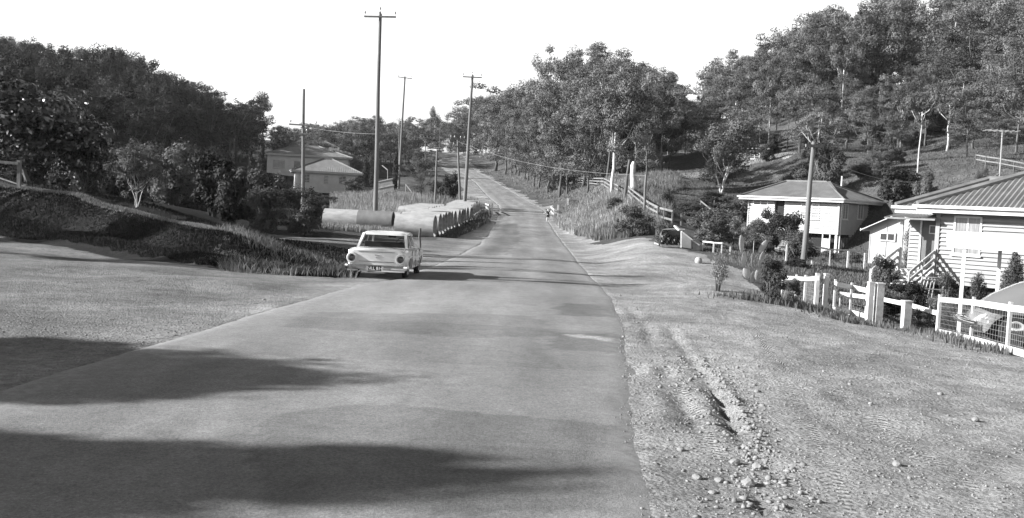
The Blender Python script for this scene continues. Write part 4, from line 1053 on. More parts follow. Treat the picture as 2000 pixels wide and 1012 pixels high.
for (u0, u1) in ((1647,1653),(1677,1683)):
    a, zt = B_.fx(u0, 400, 0); b, _ = B_.fx(u1, 400, 0); _, zb = B_.fx(u0, 427, 0)
    window(B_, (.02,a-.15), (.02,b+.15), zb, zt, (1,0), 'curtain', mull=1, hbar=0)
mb = MB().box(-W1+.3,.5,-.6,-.5,5.0,ZB-.01); B_.build(mb, 'under_house_shade', MT['darkv'])  # near-black box standing in for the shade under the floor
mb = MB()
for X in (-W1+.05, -5.2, -2.9, -.2):
    for Y in (.05, 2.5, 5.0): mb.box(X, Y, -.5, X+.18, Y+.18, ZB-.02)
B_.build(mb, 'house_stump', MT['white'])
ga = wpx(B_, 1606, 1622, 457, 496)
mb = MB(); mb.box(ga[0],-.02,ga[2],ga[0]+.08,.06,ZB-.02).box(ga[1]-.08,-.02,ga[2],ga[1],.06,ZB-.02)
for i in range(6):
    x = ga[0]+.1+(ga[1]-ga[0]-.2)*i/5; mb.box(x-.03,.0,ga[2]+.02,x+.03,.03,ZB-.35)
mb.box(ga[0]+.08,-.015,ZB-.5,ga[1]-.08,-.001,ZB-.4).box(ga[0]+.08,-.015,ga[2]+.2,ga[1]-.08,-.001,ga[2]+.3)
B_.build(mb, 'batten_gate', MT['white'])
mb = MB()
for i in range(34):
    y = .3+4.6*i/33; mb.box(.06,y-.045,-.4,.09,y+.045,ZB-.25)
B_.build(mb, 'side_battens', MT['bark'])
hip_roof(B_, -8.35, .6, -.6, 7.6, ZT+.22, -6.2, -2.7, 3.2, z(3.05), n=70, amp=.018, m='roofd')
mb = MB(); roof_plane(mb, (-4.2,-.62,ZT+.26), (.55,-.62,ZT+.26), (-2.4,3.1,z(3.15)), (-2.3,3.1,z(3.15)), 36, .018); roof_plane(mb, (-4.4,-.55,ZT+.24), (-4.2,-.6,ZT+.26), (-2.4,3.1,z(3.15)), (-2.4,3.1,z(3.15)), 2, .0)
B_.build(mb, 'front_roof_wing', MT['roofd'])
B_.build(MB().tube([(-1.7,3.9,z(2.8)),(-1.7,3.9,z(3.6))], .07, 8), 'vent_pipe', MT['white'])
B_.build(MB().box(-.07,-.1,ZB-.02,.1,.07,ZT), 'corner_board', MT['wallw'])
B_.build(MB().box(-W1-.03,-.1,ZB-.02,-W1+.07,.03,ZT), 'corner_board', MT['wallw'])
B_.build(MB().tube([(.16,.12,ZB-1.4),(.16,.12,ZT+.1)], .05, 8), 'downpipe', MT['white'])
# --- white gabled shed
K = P(1698, 470, 60); S_ = House('gabled_shed', 'small white gabled shed between the high-set house and the porch', K, ROT, -2.95, 'shed')
z = S_.z; W2 = 3.7; ze = z(-.28); zr = z(.62); zb = z(-2.55)
mb = MB().box(0,.01,zb,W2,5,ze)
mb.poly([(0,.01,ze),(W2,.01,ze),(W2/2,.01,zr)]).poly([(0,5,ze),(W2,5,ze),(W2/2,5,zr)])
mb.box(.0,-.015,zb,.06,.005,ze).box(1.0,-.02,zb,1.05,.0,ze+.3).box(W2-.06,-.015,zb,W2,.005,ze).box(0.07,-.025,zb-.02,W2,.0,zb+.12)
S_.build(mb, 'wall', MT['wallw'])
rf_ = MB()
for sx_, x0_, x1_ in ((1, -.42, W2/2),(-1, W2+.42, W2/2)):
    roof_plane(rf_, (x0_,-.35,ze-.18), (x0_,5.3,ze-.18), (x1_,-.35,zr+.03), (x1_,5.3,zr+.03), 30, .015)
S_.build(rf_, 'roof', MT['roofg'])
S_.build(MB().bar((-.44,-.37,ze-.23),(W2/2,-.37,zr-.02),.04,.19,up=(0,-1,0)).bar((W2+.44,-.37,ze-.23),(W2/2,-.37,zr-.02),.04,.19,up=(0,-1,0)).bar((-.45,-.37,ze-.2),(-.45,5.3,ze-.2),.04,.16), 'bargeboard', MT['white'])
q = wpx(S_, 1721, 1748, 456, 469); window(S_, (q[0],0), (q[1],0), q[2], q[3], (0,-1), 'glass', mull=1, hbar=0, sill=False)
mb = MB()
for X in (.2, 1.8, 3.4): mb.box(X,.2,-.4,X+.2,.4,zb-.02)
S_.build(mb, 'footing', MT['conc'])
# --- far cottage behind the many-stemmed tree
K = P(1494, 320, 112); D_ = House('far_cottage', 'small pale cottage on stumps half hidden behind the many-stemmed gum', K, R(-20), float(gz(K[0], K[1])-.5))
_, zt_ = D_.fy(1490, 290, 0); _, zb_ = D_.fy(1490, 322, 0)
mb = MB().box(-6.2,.02,zb_,0,5,zt_); boards(mb, (-6.2,0),(0,0),zb_,zt_,(0,-1),.22); boards(mb,(0,0),(0,5),zb_,zt_,(1,0),.22); MT['walld'] = mat('faded_weatherboard_paint', .15, .22, 1.2, .7); D_.build(mb, 'wall', MT['walld'])
hx = D_.fy(1474, 300, 0)
window(D_, (hx[0]-.5,0), (hx[0]+.5,0), zt_-1.2, zt_-.35, (0,-1), 'glass', mull=1)
window(D_, (-5.2,0), (-4.2,0), zt_-1.2, zt_-.35, (0,-1), 'curtain', mull=1)
mb = MB(); roof_plane(mb, (-6.7,-.5,zt_+.05), (.5,-.5,zt_+.05), (-6.7,5.4,zt_+.85), (.5,5.4,zt_+.85), 40, .02); D_.build(mb, 'roof', MT['roofd'])
D_.build(MB().box(-6.7,-.52,zt_-.12,.5,-.48,zt_+.03), 'fascia', MT['fwhite'])
mb = MB()
for X in (-6, -3, -.2):
    for Y in (.1, 4.6): mb.box(X, Y, -1.5, X+.18, Y+.18, zb_)
D_.build(mb, 'house_stump', MT['timber']); D_.build(MB().box(-5.9,.4,-1,-.3,4.4,zb_-.02), 'under_house_shade', MT['darkv'])  # dark box painted as under-floor shade
# --- left houses
def lhouse(name, label, uR, uL, veave, vwb, d, rot, ridge, zr, depth, m='roofg', wins=(), eave=.6, n=60):
    K = P(uR, veave, d); h = House(name, label, K, R(rot), gz(K[0], K[1])-.6)
    XL, _ = h.fy(uL, veave, 0); zt = K[2]-h.base; _, zb = h.fy((uL+uR)/2, vwb, 0)
    mb = MB().box(XL,.02,zb,0,depth,zt); boards(mb,(XL,0),(0,0),zb,zt,(0,-1),.2); boards(mb,(XL,0),(XL,depth),zb,zt,(-1,0),.2); boards(mb,(0,0),(0,depth),zb,zt,(1,0),.2)
    h.build(mb, 'wall', MT['wallg'])
    xa, _ = h.fy(ridge[0], veave, depth/2); xb, _ = h.fy(ridge[1], veave, depth/2); _, zrr = h.fy((ridge[0]+ridge[1])/2, zr, depth/2)
    hip_roof(h, XL-eave, eave, -eave, depth+eave, zt+.2, xa, xb, depth/2, zrr, n=n, amp=.02, m=m)
    for (u0, u1, v0, v1, pn, ml) in wins:
        q = wpx(h, u0, u1, v0, v1); window(h, (q[0],0), (q[1],0), q[2], q[3], (0,-1), pn, fm='fwhite', mull=ml, hbar=0)
    return h, XL, zt, zb
h1, XL, zt, zb = lhouse('tin_roofed_house', 'nearer and smaller tin-roofed weatherboard house on the left', 699, 577, 342, 377, 140, 14, (631,648), 311, 7.5, wins=[(663,675,345,358,'glassd',1),(634,640,343,357,'curtain',0),(594,604,340,355,'glassd',1)], n=70)
for i in range(12): pass
mb = MB()
for i in range(16): x = -3.2+.2*i; mb.box(x-.05,.05,zb-1.9,x+.05,.1,zb)
h1.build(mb, 'under_house_battens', MT['fwhite']); h1.build(MB().box(XL+.3,.3,0-.2,-.2,6.8,zb-.02), 'under_house_shade', MT['darkv'])  # dark box behind the battens painted as under-floor shade
mb = MB(); xr, _ = h1.fy(655, 330, 3); roof_plane(mb, (xr-2.6,-.65,zt+.24), (.6,-.65,zt+.24), (xr,3.0,zt+1.75), (xr+.9,3.0,zt+1.75), 24, .02)
h1.build(mb, 'roof_wing', MT['roofg'])
h2, XL2, zt2, zb2 = lhouse('large_tin_roofed_house', 'larger tin-roofed weatherboard house behind the small one on the left', 681, 522, 311, 347, 168, 12, (581,622), 285, 11, wins=[(534,556,313,328,'curtain',2),(575,586,315,330,'glassd',0)], n=80)
h2.build(MB().box(XL2+.3,.3,-1.5,-.2,10,zb2-.02), 'under_house_shade', MT['darkv'])  # under-floor shade painted as a dark box
h3, XL3, zt3, zb3 = lhouse('dark_roofed_house', 'dark-roofed house farthest back, its roof showing above the large tin roof', 684, 560, 305, 325, 190, 12, (579,628), 272, 9, m='roofd', n=50)
h4, XL4, zt4, zb4 = lhouse('low_flat_house', 'small low pale-roofed building behind the cypress', 703, 675, 290, 300, 222, 8, (684,694), 284, 6, n=20, m='rooft')
# ------------------------------------------------------------------ concrete pipes
G3 = 'stained pipes left of the row'
ZPD = [60.3,71,92,104,108]; ZPZ = [P(849,442,60.3)[2],P(885,433.5,71)[2],P(918,417.5,92)[2],P(920,405,104)[2],P(920,403.5,108)[2]]
def pipe_mesh(L_, r=.72, t=.085):
    mb = MB(); mb.lathe([(r,0),(r,L_),(r-.02,L_+.01),(r-t+.01,L_+.01),(r-t,L_),(r-t,0),(r-t+.01,-.01),(r-.02,-.01),(r,0)], axis='x', seg=40)
    me = mb.mesh('pipe'); return me
pm = pipe_mesh(2.42); pm.materials.append(MT['concrete']); pmd = pipe_mesh(2.3); pmd.materials.append(MT['concreted'])
for q in (pm, pmd): q.polygons.foreach_set('use_smooth', [True]*len(q.polygons)); q.set_sharp_from_angle(angle=R(30))
def put_pipe(me, xr, y, rot, label, group, sc_=1.0, roll=0, zadd=0):
    "right end centre at (xr,y)"
    o = bpy.data.objects.new('concrete_pipe', me); C.objects.link(o)
    dx = 2.4*math.cos(rot); dy = 2.4*math.sin(rot)
    zz = gz(xr-dx/2, y-dy/2)
    zc_ = float(np.interp(y-dy/2, ZPD, ZPZ)); o.location = (xr-dx, y-dy, (zc_ if group != G3 else zz+.66)+zadd); o.rotation_euler = (roll, 0, rot); o.scale = (1, sc_, sc_)
    return tag(o, label, 'pipe', group)
R1 = col(849, 60.3); R2 = col(919, 92); NP = 20
G_ = 'concrete pipes laid side by side along the road'
for i in range(NP):
    f = i/(NP-1); y = R1[1]+(R2[1]-R1[1])*f; x = R1[0]+(R2[0]-R1[0])*f+random.uniform(-.22,.18)
    lab = 'nearest pale concrete pipe of the long row, next to the parked sedan' if i == 0 else ('last and farthest concrete pipe of the long row' if i == NP-1 else 'pale concrete pipe within the long row beside the road')
    put_pipe(pm, x, y, R(-6+random.uniform(-1.5,1.5)), lab, G_, 1, random.uniform(0,6), random.uniform(-.06,.06))
for i in range(9):
    f = i/8; y = 79+f*13.5; x = R1[0]+(R2[0]-R1[0])*(y-R1[1])/(R2[1]-R1[1])-2.62+random.uniform(-.08,.08)
    put_pipe(pm, x, y, R(-4+random.uniform(-1,1)), 'pale concrete pipe in the second row behind the long roadside row', 'concrete pipes in the second row', 1, random.uniform(0,6), .02)
for i in range(6):
    f = i/5; y = 95.5+f*10; x = R2[0]-.15+.07*i
    put_pipe(pm, x, y, R(-3), 'pale concrete pipe in the group of higher pipes at the far end of the row', 'higher pipes at the far end', 1, i)
e = col(770, 64); put_pipe(pmd, e[0], e[1], R(-3), 'dark stained concrete pipe just left of the long row', 'stained pipes left of the row')
e2 = col(704, 64.6); o = put_pipe(pm, e2[0]-.02, e2[1], R(-3), 'concrete pipe at the left end of the whole pipe stack', 'stained pipes left of the row')
e = col(781, 67.5); put_pipe(pm, e[0], e[1], R(-3), 'pale concrete pipe peeping out behind the dark stained pipe', 'stained pipes left of the row')
# ------------------------------------------------------------------ fences
def fence(name, label, posts, rails, pw=.11, rt=.05, rh=.14, m='white', mr='white', cat='fence', front=.0, wires=0):
    """posts: list of (base pixel u, v, height m [, width]); rails: list of height fractions (rail follows posts)"""
    ps = []
    for q in posts:
        b = hit(q[0], q[1]); ps.append((b, q[2], (q[3] if len(q) > 3 else pw)*.8))
    o = empty(name, ps[0][0], 0, label, cat); org = ps[0][0]
    for b, h, w in ps:
        p = b-org; MB().box(p[0]-w/2, p[1]-w/2, p[2]-.3, p[0]+w/2, p[1]+w/2, p[2]+h).build('post', MT[m], o)
    for f in rails:
        for i in range(len(ps)-1):
            a = ps[i][0]-org+[0,-(ps[i][2]/2+rt/2+.004),ps[i][1]*f]; b = ps[i+1][0]-org+[0,-(ps[i+1][2]/2+rt/2+.004),ps[i+1][1]*f]
            MB().bar(a, b, rt, rh).build('rail', MT[mr], o)
    if wires:
        mb = MB()
        for i in range(len(ps)-1):
            for k in range(wires):
                f = .06+.86*k/(wires-1); a = ps[i][0]-org+[0,.06,ps[i][1]*f]; b = ps[i+1][0]-org+[0,.06,ps[i+1][1]*f]; mb.bar(a, b, .004)
            nv_ = int(np.linalg.norm(ps[i+1][0]-ps[i][0])/.16)
            for k in range(1, nv_):
                t = k/nv_; a = (ps[i][0]-org)*(1-t)+(ps[i+1][0]-org)*t; hh = ps[i][1]*(1-t)+ps[i+1][1]*t; mb.bar(a+[0,.06,.04], a+[0,.06,hh*.93], .004)
        mb.build('wire_mesh', MT['wire'], o)
    return o
fence('white_yard_fence', 'near white post and rail fence with wire mesh in front of the rounded car', [(1831,652,1.02,.09),(1896,668,1.0,.07),(1967,688,1.0,.08),(2045,712,1.0,.08),(2130,738,1.0,.08)], [.88,.07], rh=.13, wires=9)
fence('white_front_fence', 'white rail fence with thin posts running left from the double gate', [(1515,580,.75,.06),(1529,582,.78,.14),(1553,587,.85,.07),(1571,590,.88,.09),(1593,602,.98,.13)], [.86], rh=.13, wires=8)
g1_ = fence('yard_gate', 'white slatted double gate standing open between thick posts', [(1628,609,.92,.07),(1660,614,.92,.07),(1690,622,.92,.06)], [.86,.08], rh=.13, cat='gate', wires=7)
for (u, v, h_, w_, lb) in ((1610,606,1.0,.11,'thick white gate post at the left side of the gate'),(1696,632,1.08,.13,'thick white gate post at the right side of the gate'),(1713,635,1.1,.19,'broad grey-white post right beside the thick gate post'),(1768,641,.72,.2,'stubby grey pillar with a white cap in the sloping rail')):
    b = hit(u, v); o = empty('gate_post', b, R(4), lb, 'post')
    MB().box(-w_/2,-w_/2,-.3,w_/2,w_/2,h_).build('shaft', MT['fwhite' if w_ > .15 else 'white'], o)
    MB().box(-w_*.6,-w_*.6,h_+.001,w_*.6,w_*.6,h_+.03).build('cap', MT['white'], o)
fence('sloping_rail_fence', 'single white rail sloping down behind the gate to the near fence corner', [(1640,600,.5,.05),(1717,618,.62,.06),(1772,634,.66,.06),(1829,650,.6,.06)], [.86], rh=.12)
fence('wire_yard_fence', 'low white-posted wire fence in front of the high-set house', [(1535,512,.85,.08),(1586,518,.9,.1),(1620,520,.8,.06),(1655,523,.85,.1),(1688,526,.85,.1)], [.97], rh=.07, rt=.04, m='white', wires=5, mr='white')
fence('low_white_rail', 'short low white pipe rail right of the tarpaulin', [(1372,490,.45,.05),(1393,495,.5,.07),(1409,497,.52,.06),(1426,497,.4,.07)], [.97], rh=.06, rt=.05)
fence('timber_fence', 'weathered three-rail timber fence climbing behind the big white-trunked gum', [(1128,360,1.0,.13),(1152,362,1.0,.13),(1178,366,1.05,.13),(1207,387,1.15,.15)], [.92,.6,.28], rh=.13, m='timber', mr='timber')
fence('timber_fence', 'weathered timber rail fence curving down from the stump to the slim post', [(1222,384,1.1,.14),(1236,398,1.1,.14),(1251,413,1.1,.14),(1266,425,1.05,.14),(1284,434,1.0,.14)], [.95,.62,.3], rh=.13, m='timber', mr='timber')
fence('timber_fence', 'pale two-railed timber fence section at the lower end of the rails', [(1277,432,1.0,.12),(1296,438,1.0,.12),(1312,442,1.0,.12),(1330,441,.9,.12)], [.95,.4], rh=.13, m='timber', mr='timber')
fence('broken_rail_fence', 'broken timber rails slanting down through the scrub', [(1368,412,.9,.12),(1385,424,.8,.12),(1403,436,.7,.12),(1432,442,.7,.12)], [.9], rh=.1, m='timber', mr='timber')
fence('hill_fence', 'old split rail fence high on the hillside at the right', [(1905,322,.9,.12),(1925,326,.9,.12),(1950,330,.9,.12),(1980,336,.9,.12),(2010,342,.9,.12)], [.9,.5], rh=.1, m='bark', mr='timber')
fence('garden_fence', 'white picket line fence across the grass beyond the tallest pole', [(752,388,.8,.08),(778,388,.8,.08),(803,386,.8,.08)], [.9], rh=.1)
# left post and rail
pl = col(37, 35.3); zg = gz(pl[0], pl[1]); o = empty('post_and_rail', (pl[0], pl[1], zg), 0, 'grey post with a level top rail on the bank at far left', 'fence')
hp = P(37, 313, 35.3)[2]-zg
MB().box(-.06,-.06,-.3,.06,.06,hp).build('post', MT['timber'], o); MB().bar((0,-.09,hp-.12),(-3.2,-.3,hp-.0),.05,.1).build('rail', MT['timber'], o)
o2 = empty('sloping_rail', (pl[0], pl[1]+.3, zg), 0, 'low grey rail sloping down along the bank crest at far left', 'fence')
MB().bar(P(-30,338,35.8)-[pl[0],pl[1]+.3,zg], P(96,380,35.2)-[pl[0],pl[1]+.3,zg], .04, .045).build('rail', MT['timber'], o2)
for u in (47, 92):
    q = P(u, 366 if u < 60 else 377, 35.4)-[pl[0],pl[1]+.3,zg]; MB().box(q[0]-.05,q[1]+.04,q[2]-.7,q[0]+.05,q[1]+.14,q[2]+.12).build('post', MT['timber'], o2)
# culvert railings, guide post, letterbox
def railing(label, pxs, bars, d, name='culvert_railing'):
    b0 = col(pxs[0][0], d); o = empty(name, b0, 0, label, 'railing')
    for (u, vt, w, dd) in pxs:
        b = col(u, dd); t = P(u, vt, dd)[2]; q = b-b0
        MB().box(q[0]-w/2,q[1]-w/2,q[2]-.3,q[0]+w/2,q[1]+w/2,t-b0[2]).build('post', MT['white'], o)
    for (a, da, b, db, w) in bars:
        MB().bar(P(a[0],a[1],da)-b0, P(b[0],b[1],db)-b0, .06, w).build('rail', MT['fwhite'], o)
    return o
dl = hit(956, 421)[1]; dr2 = hit(1086, 424)[1]
railing('white culvert railing on the left side of the road dip', [(955,399,.16,dl),(960.5,397,.16,dl),(949,397,.12,dl+7)], [((955,401),dl-.1,(948,398),dl+7,.14),((955,410),dl-.1,(949,404),dl+7,.14)], dl)
railing('white culvert railing on the right side of the road dip', [(1082,408,.16,dr2),(1089,400,.16,dr2),(1077,402,.14,dr2+6)], [((1082,411),dr2-.12,(1089,411),dr2-.12,.16),((1076,404),dr2+6,(1083,411),dr2-.1,.15),((1076,413),dr2+6,(1083,420),dr2-.1,.14),((1082,423),dr2-.12,(1089,424),dr2-.12,.14)], dr2)
b = hit(1122, 456); o = empty('guide_post', b, 0, 'short white roadside guide post on the right verge', 'post')
MB().box(-.06,-.04,-.2,.06,.04,.78).build('shaft', MT['white'], o); MB().box(-.06,-.045,.62,.06,-.041,.7).build('reflector', MT['darkv'], o)
b = hit(1109, 401); o = empty('letterbox', b, 0, 'white letterbox post with a dark box near the gravel turnoff', 'letterbox')
MB().bar((0,0,-.2),(-.02,0,.85),.2,.14).build('post', MT['white'], o); MB().box(.1,-.2,.5,1.0,.2,.75).box(.2,-.05,0,.28,.05,.5).box(.8,-.05,0,.88,.05,.5).build('box', MT['timber'], o)
# garden steps among the left gardens
b = col(760, 132); o = empty('garden_terrace', b, 0, 'terraced garden walls with white edging beside the slim cypress', 'retaining wall')
for (a, c_) in (((738,355),(767,349)),((738,368),(770,361)),((757,382),(803,377))):
    p, q = P(a[0],a[1],132)-b, P(c_[0],c_[1],132)-b
    MB().bar(p,q,.3,.14).build('coping', MT['fwhite'], o); MB().bar(p-[0,0,.5],q-[0,0,.5],.2,.84).build('wall', MT['conc'], o)
o = empty('step_handrail', col(795, 128), 0, 'white sloping handrail of the garden steps', 'handrail'); b = np.array(o.location)
MB().bar(P(792,360,128)-b,P(809,382,128)-b,.06,.12).bar(P(792,360,128)-b,P(792,374,128)-b,.07).bar(P(809,380,128)-b,P(808,388,128)-b,.07).build('rail', MT['white'], o)
o = empty('upper_handrail', col(750, 140), 0, 'small white handrail above the garden terrace', 'handrail'); b = np.array(o.location)
MB().bar(P(746,323,140)-b,P(757,332,140)-b,.06,.14).bar(P(757,332,140)-b,P(757,352,140)-b,.07).build('rail', MT['white'], o)
# ------------------------------------------------------------------ tarp, headwall
b = hit(1310, 483); o = empty('covered_trailer', b, R(3), 'low box covered with a dark creased tarpaulin on the verge', 'trailer')
s_ = b[1]/F; W_ = 46*s_; H_ = 33*s_
mb = MB(); nx_, nz_ = 26, 10
for j in range(nz_+1):
    for i in range(nx_+1):
        x = -W_/2+W_*i/nx_; zz = H_*.16+H_*.84*j/nz_
        y = -.35+.5*(j/nz_)**3+.06*math.sin(i*.9-j*.8)*(1-j/nz_*.5)+.04*math.sin(i*2.1+j*1.3)
        mb.v.append((x, y, zz))
for j in range(nz_):
    for i in range(nx_): a = j*(nx_+1)+i; mb.f.append((a, a+1, a+nx_+2, a+nx_+1))
mb.box(-W_/2+.02,-.2,H_*.2,W_/2-.02,1.2,H_*.99)
mb.build('tarpaulin', MT['tarp'], o, False)
MB().box(-W_/2,-.42,H_*.02,W_/2,-.36,H_*.15).box(-W_/2,-.3,H_*.1,W_/2,1.2,H_*.19).build('tray', MT['conc'], o)
for X in (-W_*.35, W_*.3):
    MB().lathe([(.0,-.08),(.2,-.08),(.24,-.05),(.24,.05),(.2,.08),(0,.08)], axis='y', seg=18, origin=(X,-.2,.18)).build('wheel', MT['rubber'], o, True)
MB().tube([(-W_/2,-.3,H_*.8),(-W_/2+.06,-.3,H_+.03),(0,-.3,H_+.07),(W_/2,-.3,H_+.08)], .025, 6).build('frame', MT['fwhite'], o)
b = hit(1352, 490); o = empty('concrete_headwall', b, 0, 'sloping-topped concrete culvert wall right of the tarpaulin', 'wall')
def q_(u, v, dy=0): return P(u, v, b[1]+dy)-b
prof = [(1331,484),(1331,452),(1351,468),(1351,487)]
mb = MB(); f_ = [q_(*p) for p in prof]; k_ = [q_(*p)+np.array([0,.25,0]) for p in prof]
mb.poly(f_).poly(k_[::-1])
for i in range(4): mb.poly([f_[i], k_[i], k_[(i+1)%4], f_[(i+1)%4]])
mb.build('panel', MT['conc'], o)
prof = [(1353,493),(1353,469),(1366,479),(1366,497)]
mb = MB(); f_ = [q_(*p, .1) for p in prof]; k_ = [q_(*p, .1)+np.array([.5,1.6,0]) for p in prof]
mb.poly(f_).poly(k_[::-1])
for i in range(4): mb.poly([f_[i], k_[i], k_[(i+1)%4], f_[(i+1)%4]])
mb.build('wing_wall', MT['conc'], o)
MB().bar(q_(1318,441,.6), q_(1327,450,.3), .12, .06).bar(q_(1331,452,-.05), q_(1352,468.5,-.05), .12, .05).bar(q_(1353,470,.0), q_(1366,479,.0), .1, .04).build('coping', MT['white'], o)
MB().bar(q_(1331,484,-.06), q_(1351,487,-.06), .04, .05).bar(q_(1351,487,-.06), q_(1351,469,-.06), .04, .05).build('seam', MT['darkv'], o)
b = hit(1364, 514); mb = MB(); mb.lathe([(0,-.05),(.1,-.02),(.15,.06),(.15,.14),(.1,.22),(0,.25)], seg=12, origin=tuple(b)); tag(mb.build('flare_blob', MT['wallw'], None, True), 'round white blob added for a film flare spot at the edge of the pale dry bush', 'stone')  # white ball added for a film flare spot, not a real stone
# trellis frame near the stairs
tb = hit(1825, 608); o = empty('trellis', tb, 0, 'white slatted trellis frame leaning below the weatherboard wall', 'trellis')
def tq(u, v, dy=0): return P(u, v, tb[1]+dy)-tb
mb = MB()
for k in range(5): mb.bar(tq(1802+6*k, 541+1*k, .2), tq(1783+8*k, 597+1.5*k), .025, .04)
for k in range(3): mb.bar(tq(1800-5*k, 545+18*k, .16-.05*k), tq(1838-1*k, 548+18*k, .16-.05*k), .02, .03)
mb.bar(tq(1845,538,.2), tq(1838,605), .04).bar(tq(1803,541,.2), tq(1846,543,.2), .03)
mb.build('frame', MT['fwhite'], o)
# prickly pear
pb = hit(1466, 552); o = empty('prickly_pear', pb, 0, 'tall prickly pear cactus with upright pale pads beside the verge scrub', 'cactus')
def pad(mb, c, h, w, tilt, az):
    n0 = len(mb.v); ns, nr = 12, 7
    for i in range(nr):
        a = math.pi*i/(nr-1)
        for k in range(ns):
            b_ = 2*math.pi*k/ns; x = math.sin(a)*math.cos(b_)*w/2; y = math.sin(a)*math.sin(b_)*w*.1; zz = h/2-math.cos(a)*h/2
            zt_ = zz*math.cos(tilt)-x*math.sin(tilt); xt = zz*math.sin(tilt)+x*math.cos(tilt)
            mb.v.append((c[0]+xt*math.cos(az)-y*math.sin(az), c[1]+xt*math.sin(az)+y*math.cos(az), c[2]+zt_))
    for i in range(nr-1):
        for k in range(ns): mb.f.append((n0+i*ns+k, n0+i*ns+(k+1)%ns, n0+(i+1)*ns+(k+1)%ns, n0+(i+1)*ns+k))
sp_c = pb[1]/F
for (u, v, hp_, wp_, tl, az) in ((1449,494,36,11,-.1,.2),(1452,524,34,13,.0,.5),(1468,523,30,10,.05,1.0),(1471,497,28,7,.0,1.3),(1482,494,30,12,.55,.1),(1484,522,32,12,.2,.3),(1460,545,26,16,-.2,.1),(1478,548,26,15,.2,.2),(1470,556,26,15,.0,.6)):
    mb = MB(); c = P(u, v, pb[1]+random.uniform(-.2,.2))-pb; pad(mb, c, hp_*sp_c, wp_*sp_c, tl, az); mb.build('pad', MT['cactus'], o, True)
# ------------------------------------------------------------------ figures
def skin_mesh(V, E, Rr, name, sub=2):
    me = bpy.data.meshes.new(name); me.from_pydata([tuple(v) for v in V], E, []); me.update()
    ob = bpy.data.objects.new(name, me); C.objects.link(ob)
    m_ = ob.modifiers.new('s', 'SKIN'); m_.use_smooth_shade = True
    for i, r in enumerate(Rr):
        sv_ = me.skin_vertices[0].data[i]; sv_.radius = (r, r) if not isinstance(r, tuple) else r; sv_.use_root = (i == 0)
    sd = ob.modifiers.new('d', 'SUBSURF'); sd.levels = sub; sd.render_levels = sub
    dg = bpy.context.evaluated_depsgraph_get(); dg.update(); out = bpy.data.meshes.new_from_object(ob.evaluated_get(dg))
    bpy.data.objects.remove(ob); out.name = name; return out
def person(joints, loc, rz, label, scale=1.0, parts=()):
    """joints dict of points for a 1.0-height figure in metres"""
    J = joints; V = []; E = []; Rr = []; ix = {}
    def a(nm, p, r, par=None):
        ix[nm] = len(V); V.append(p); Rr.append(r)
        if par: E.append((ix[par], ix[nm]))
    a('pelvis', J['pelvis'], .10); a('waist', J['waist'], (.10,.075), 'pelvis'); a('chest', J['chest'], (.12,.085), 'waist'); a('neckb', J['neck'], .05, 'chest'); a('skull', J['head'], .08, 'neckb')
    a('crown', (J['head'][0], J['head'][1], J['head'][2]+.11), .06, 'skull'); a('nose', (J['head'][0]+J['face'][0]*.10, J['head'][1]+J['face'][1]*.10, J['head'][2]-.01), .02, 'skull')
    for s in ('L', 'R'):
        a('sh'+s, J['sh'+s], .045, 'chest'); a('el'+s, J['el'+s], .034, 'sh'+s); a('wr'+s, J['wr'+s], .022, 'el'+s)
        w = np.array(J['wr'+s], float); dr = w-np.array(J['el'+s], float); dr /= np.linalg.norm(dr); sd_ = np.cross(dr, [0,0,1.0]); sd_ /= np.linalg.norm(sd_)+1e-6
        a('palm'+s, tuple(w+dr*.05), .024, 'wr'+s)
        for k in range(4):
            b_ = w+dr*.07+sd_*(k-1.5)*.017; a('f%d%s' % (k, s), tuple(b_+dr*.03), .008, 'palm'+s); a('g%d%s' % (k, s), tuple(b_+dr*(.055+.006*(k in (1,2)))-np.array([0,0,.012])), .007, 'f%d%s' % (k, s))
        a('th'+s, tuple(w+dr*.04+sd_*.045), .009, 'palm'+s)
        a('hip'+s, J['hip'+s], .075, 'pelvis'); a('kn'+s, J['kn'+s], .05, 'hip'+s); a('an'+s, J['an'+s], .032, 'kn'+s); a('toe'+s, J['toe'+s], .03, 'an'+s)
    o = empty('person', loc, rz, label, 'person'); o.scale = (scale,)*3
    body = skin_mesh(V, E, Rr, 'body'); add('body', body, MT['skin'], o)
    up_ = 1.18
    sv = [J['pelvis'], J['waist'], J['chest'], J['shL'], J['elL'], J['shR'], J['elR']]
    mid = lambda p, q, f: tuple(np.array(p)*(1-f)+np.array(q)*f)
    sv[4] = mid(J['shL'], J['elL'], .6); sv[6] = mid(J['shR'], J['elR'], .6)
    add('shirt', skin_mesh(sv, [(0,1),(1,2),(2,3),(3,4),(2,5),(5,6)], [.11,(.118,.09),(.135,.10),.06,.048,.06,.048], 'shirt'), MT['cloth'], o)
    add('shorts', skin_mesh([J['pelvis'], J['hipL'], mid(J['hipL'], J['knL'], .7), J['hipR'], mid(J['hipR'], J['knR'], .7)], [(0,1),(1,2),(0,3),(3,4)], [.125,.095,.082,.095,.082], 'shorts'), MT['cloth'], o)
    hd = J['head']; add('hair', skin_mesh([(hd[0]-J['face'][0]*.02, hd[1]-J['face'][1]*.02, hd[2]+.03), (hd[0]-J['face'][0]*.03, hd[1]-J['face'][1]*.03, hd[2]+.13)], [(0,1)], [.088,.06], 'hair'), MT['hair'], o)
    return o
bb = hit(1070, 434); hgt = 27*bb[1]/F
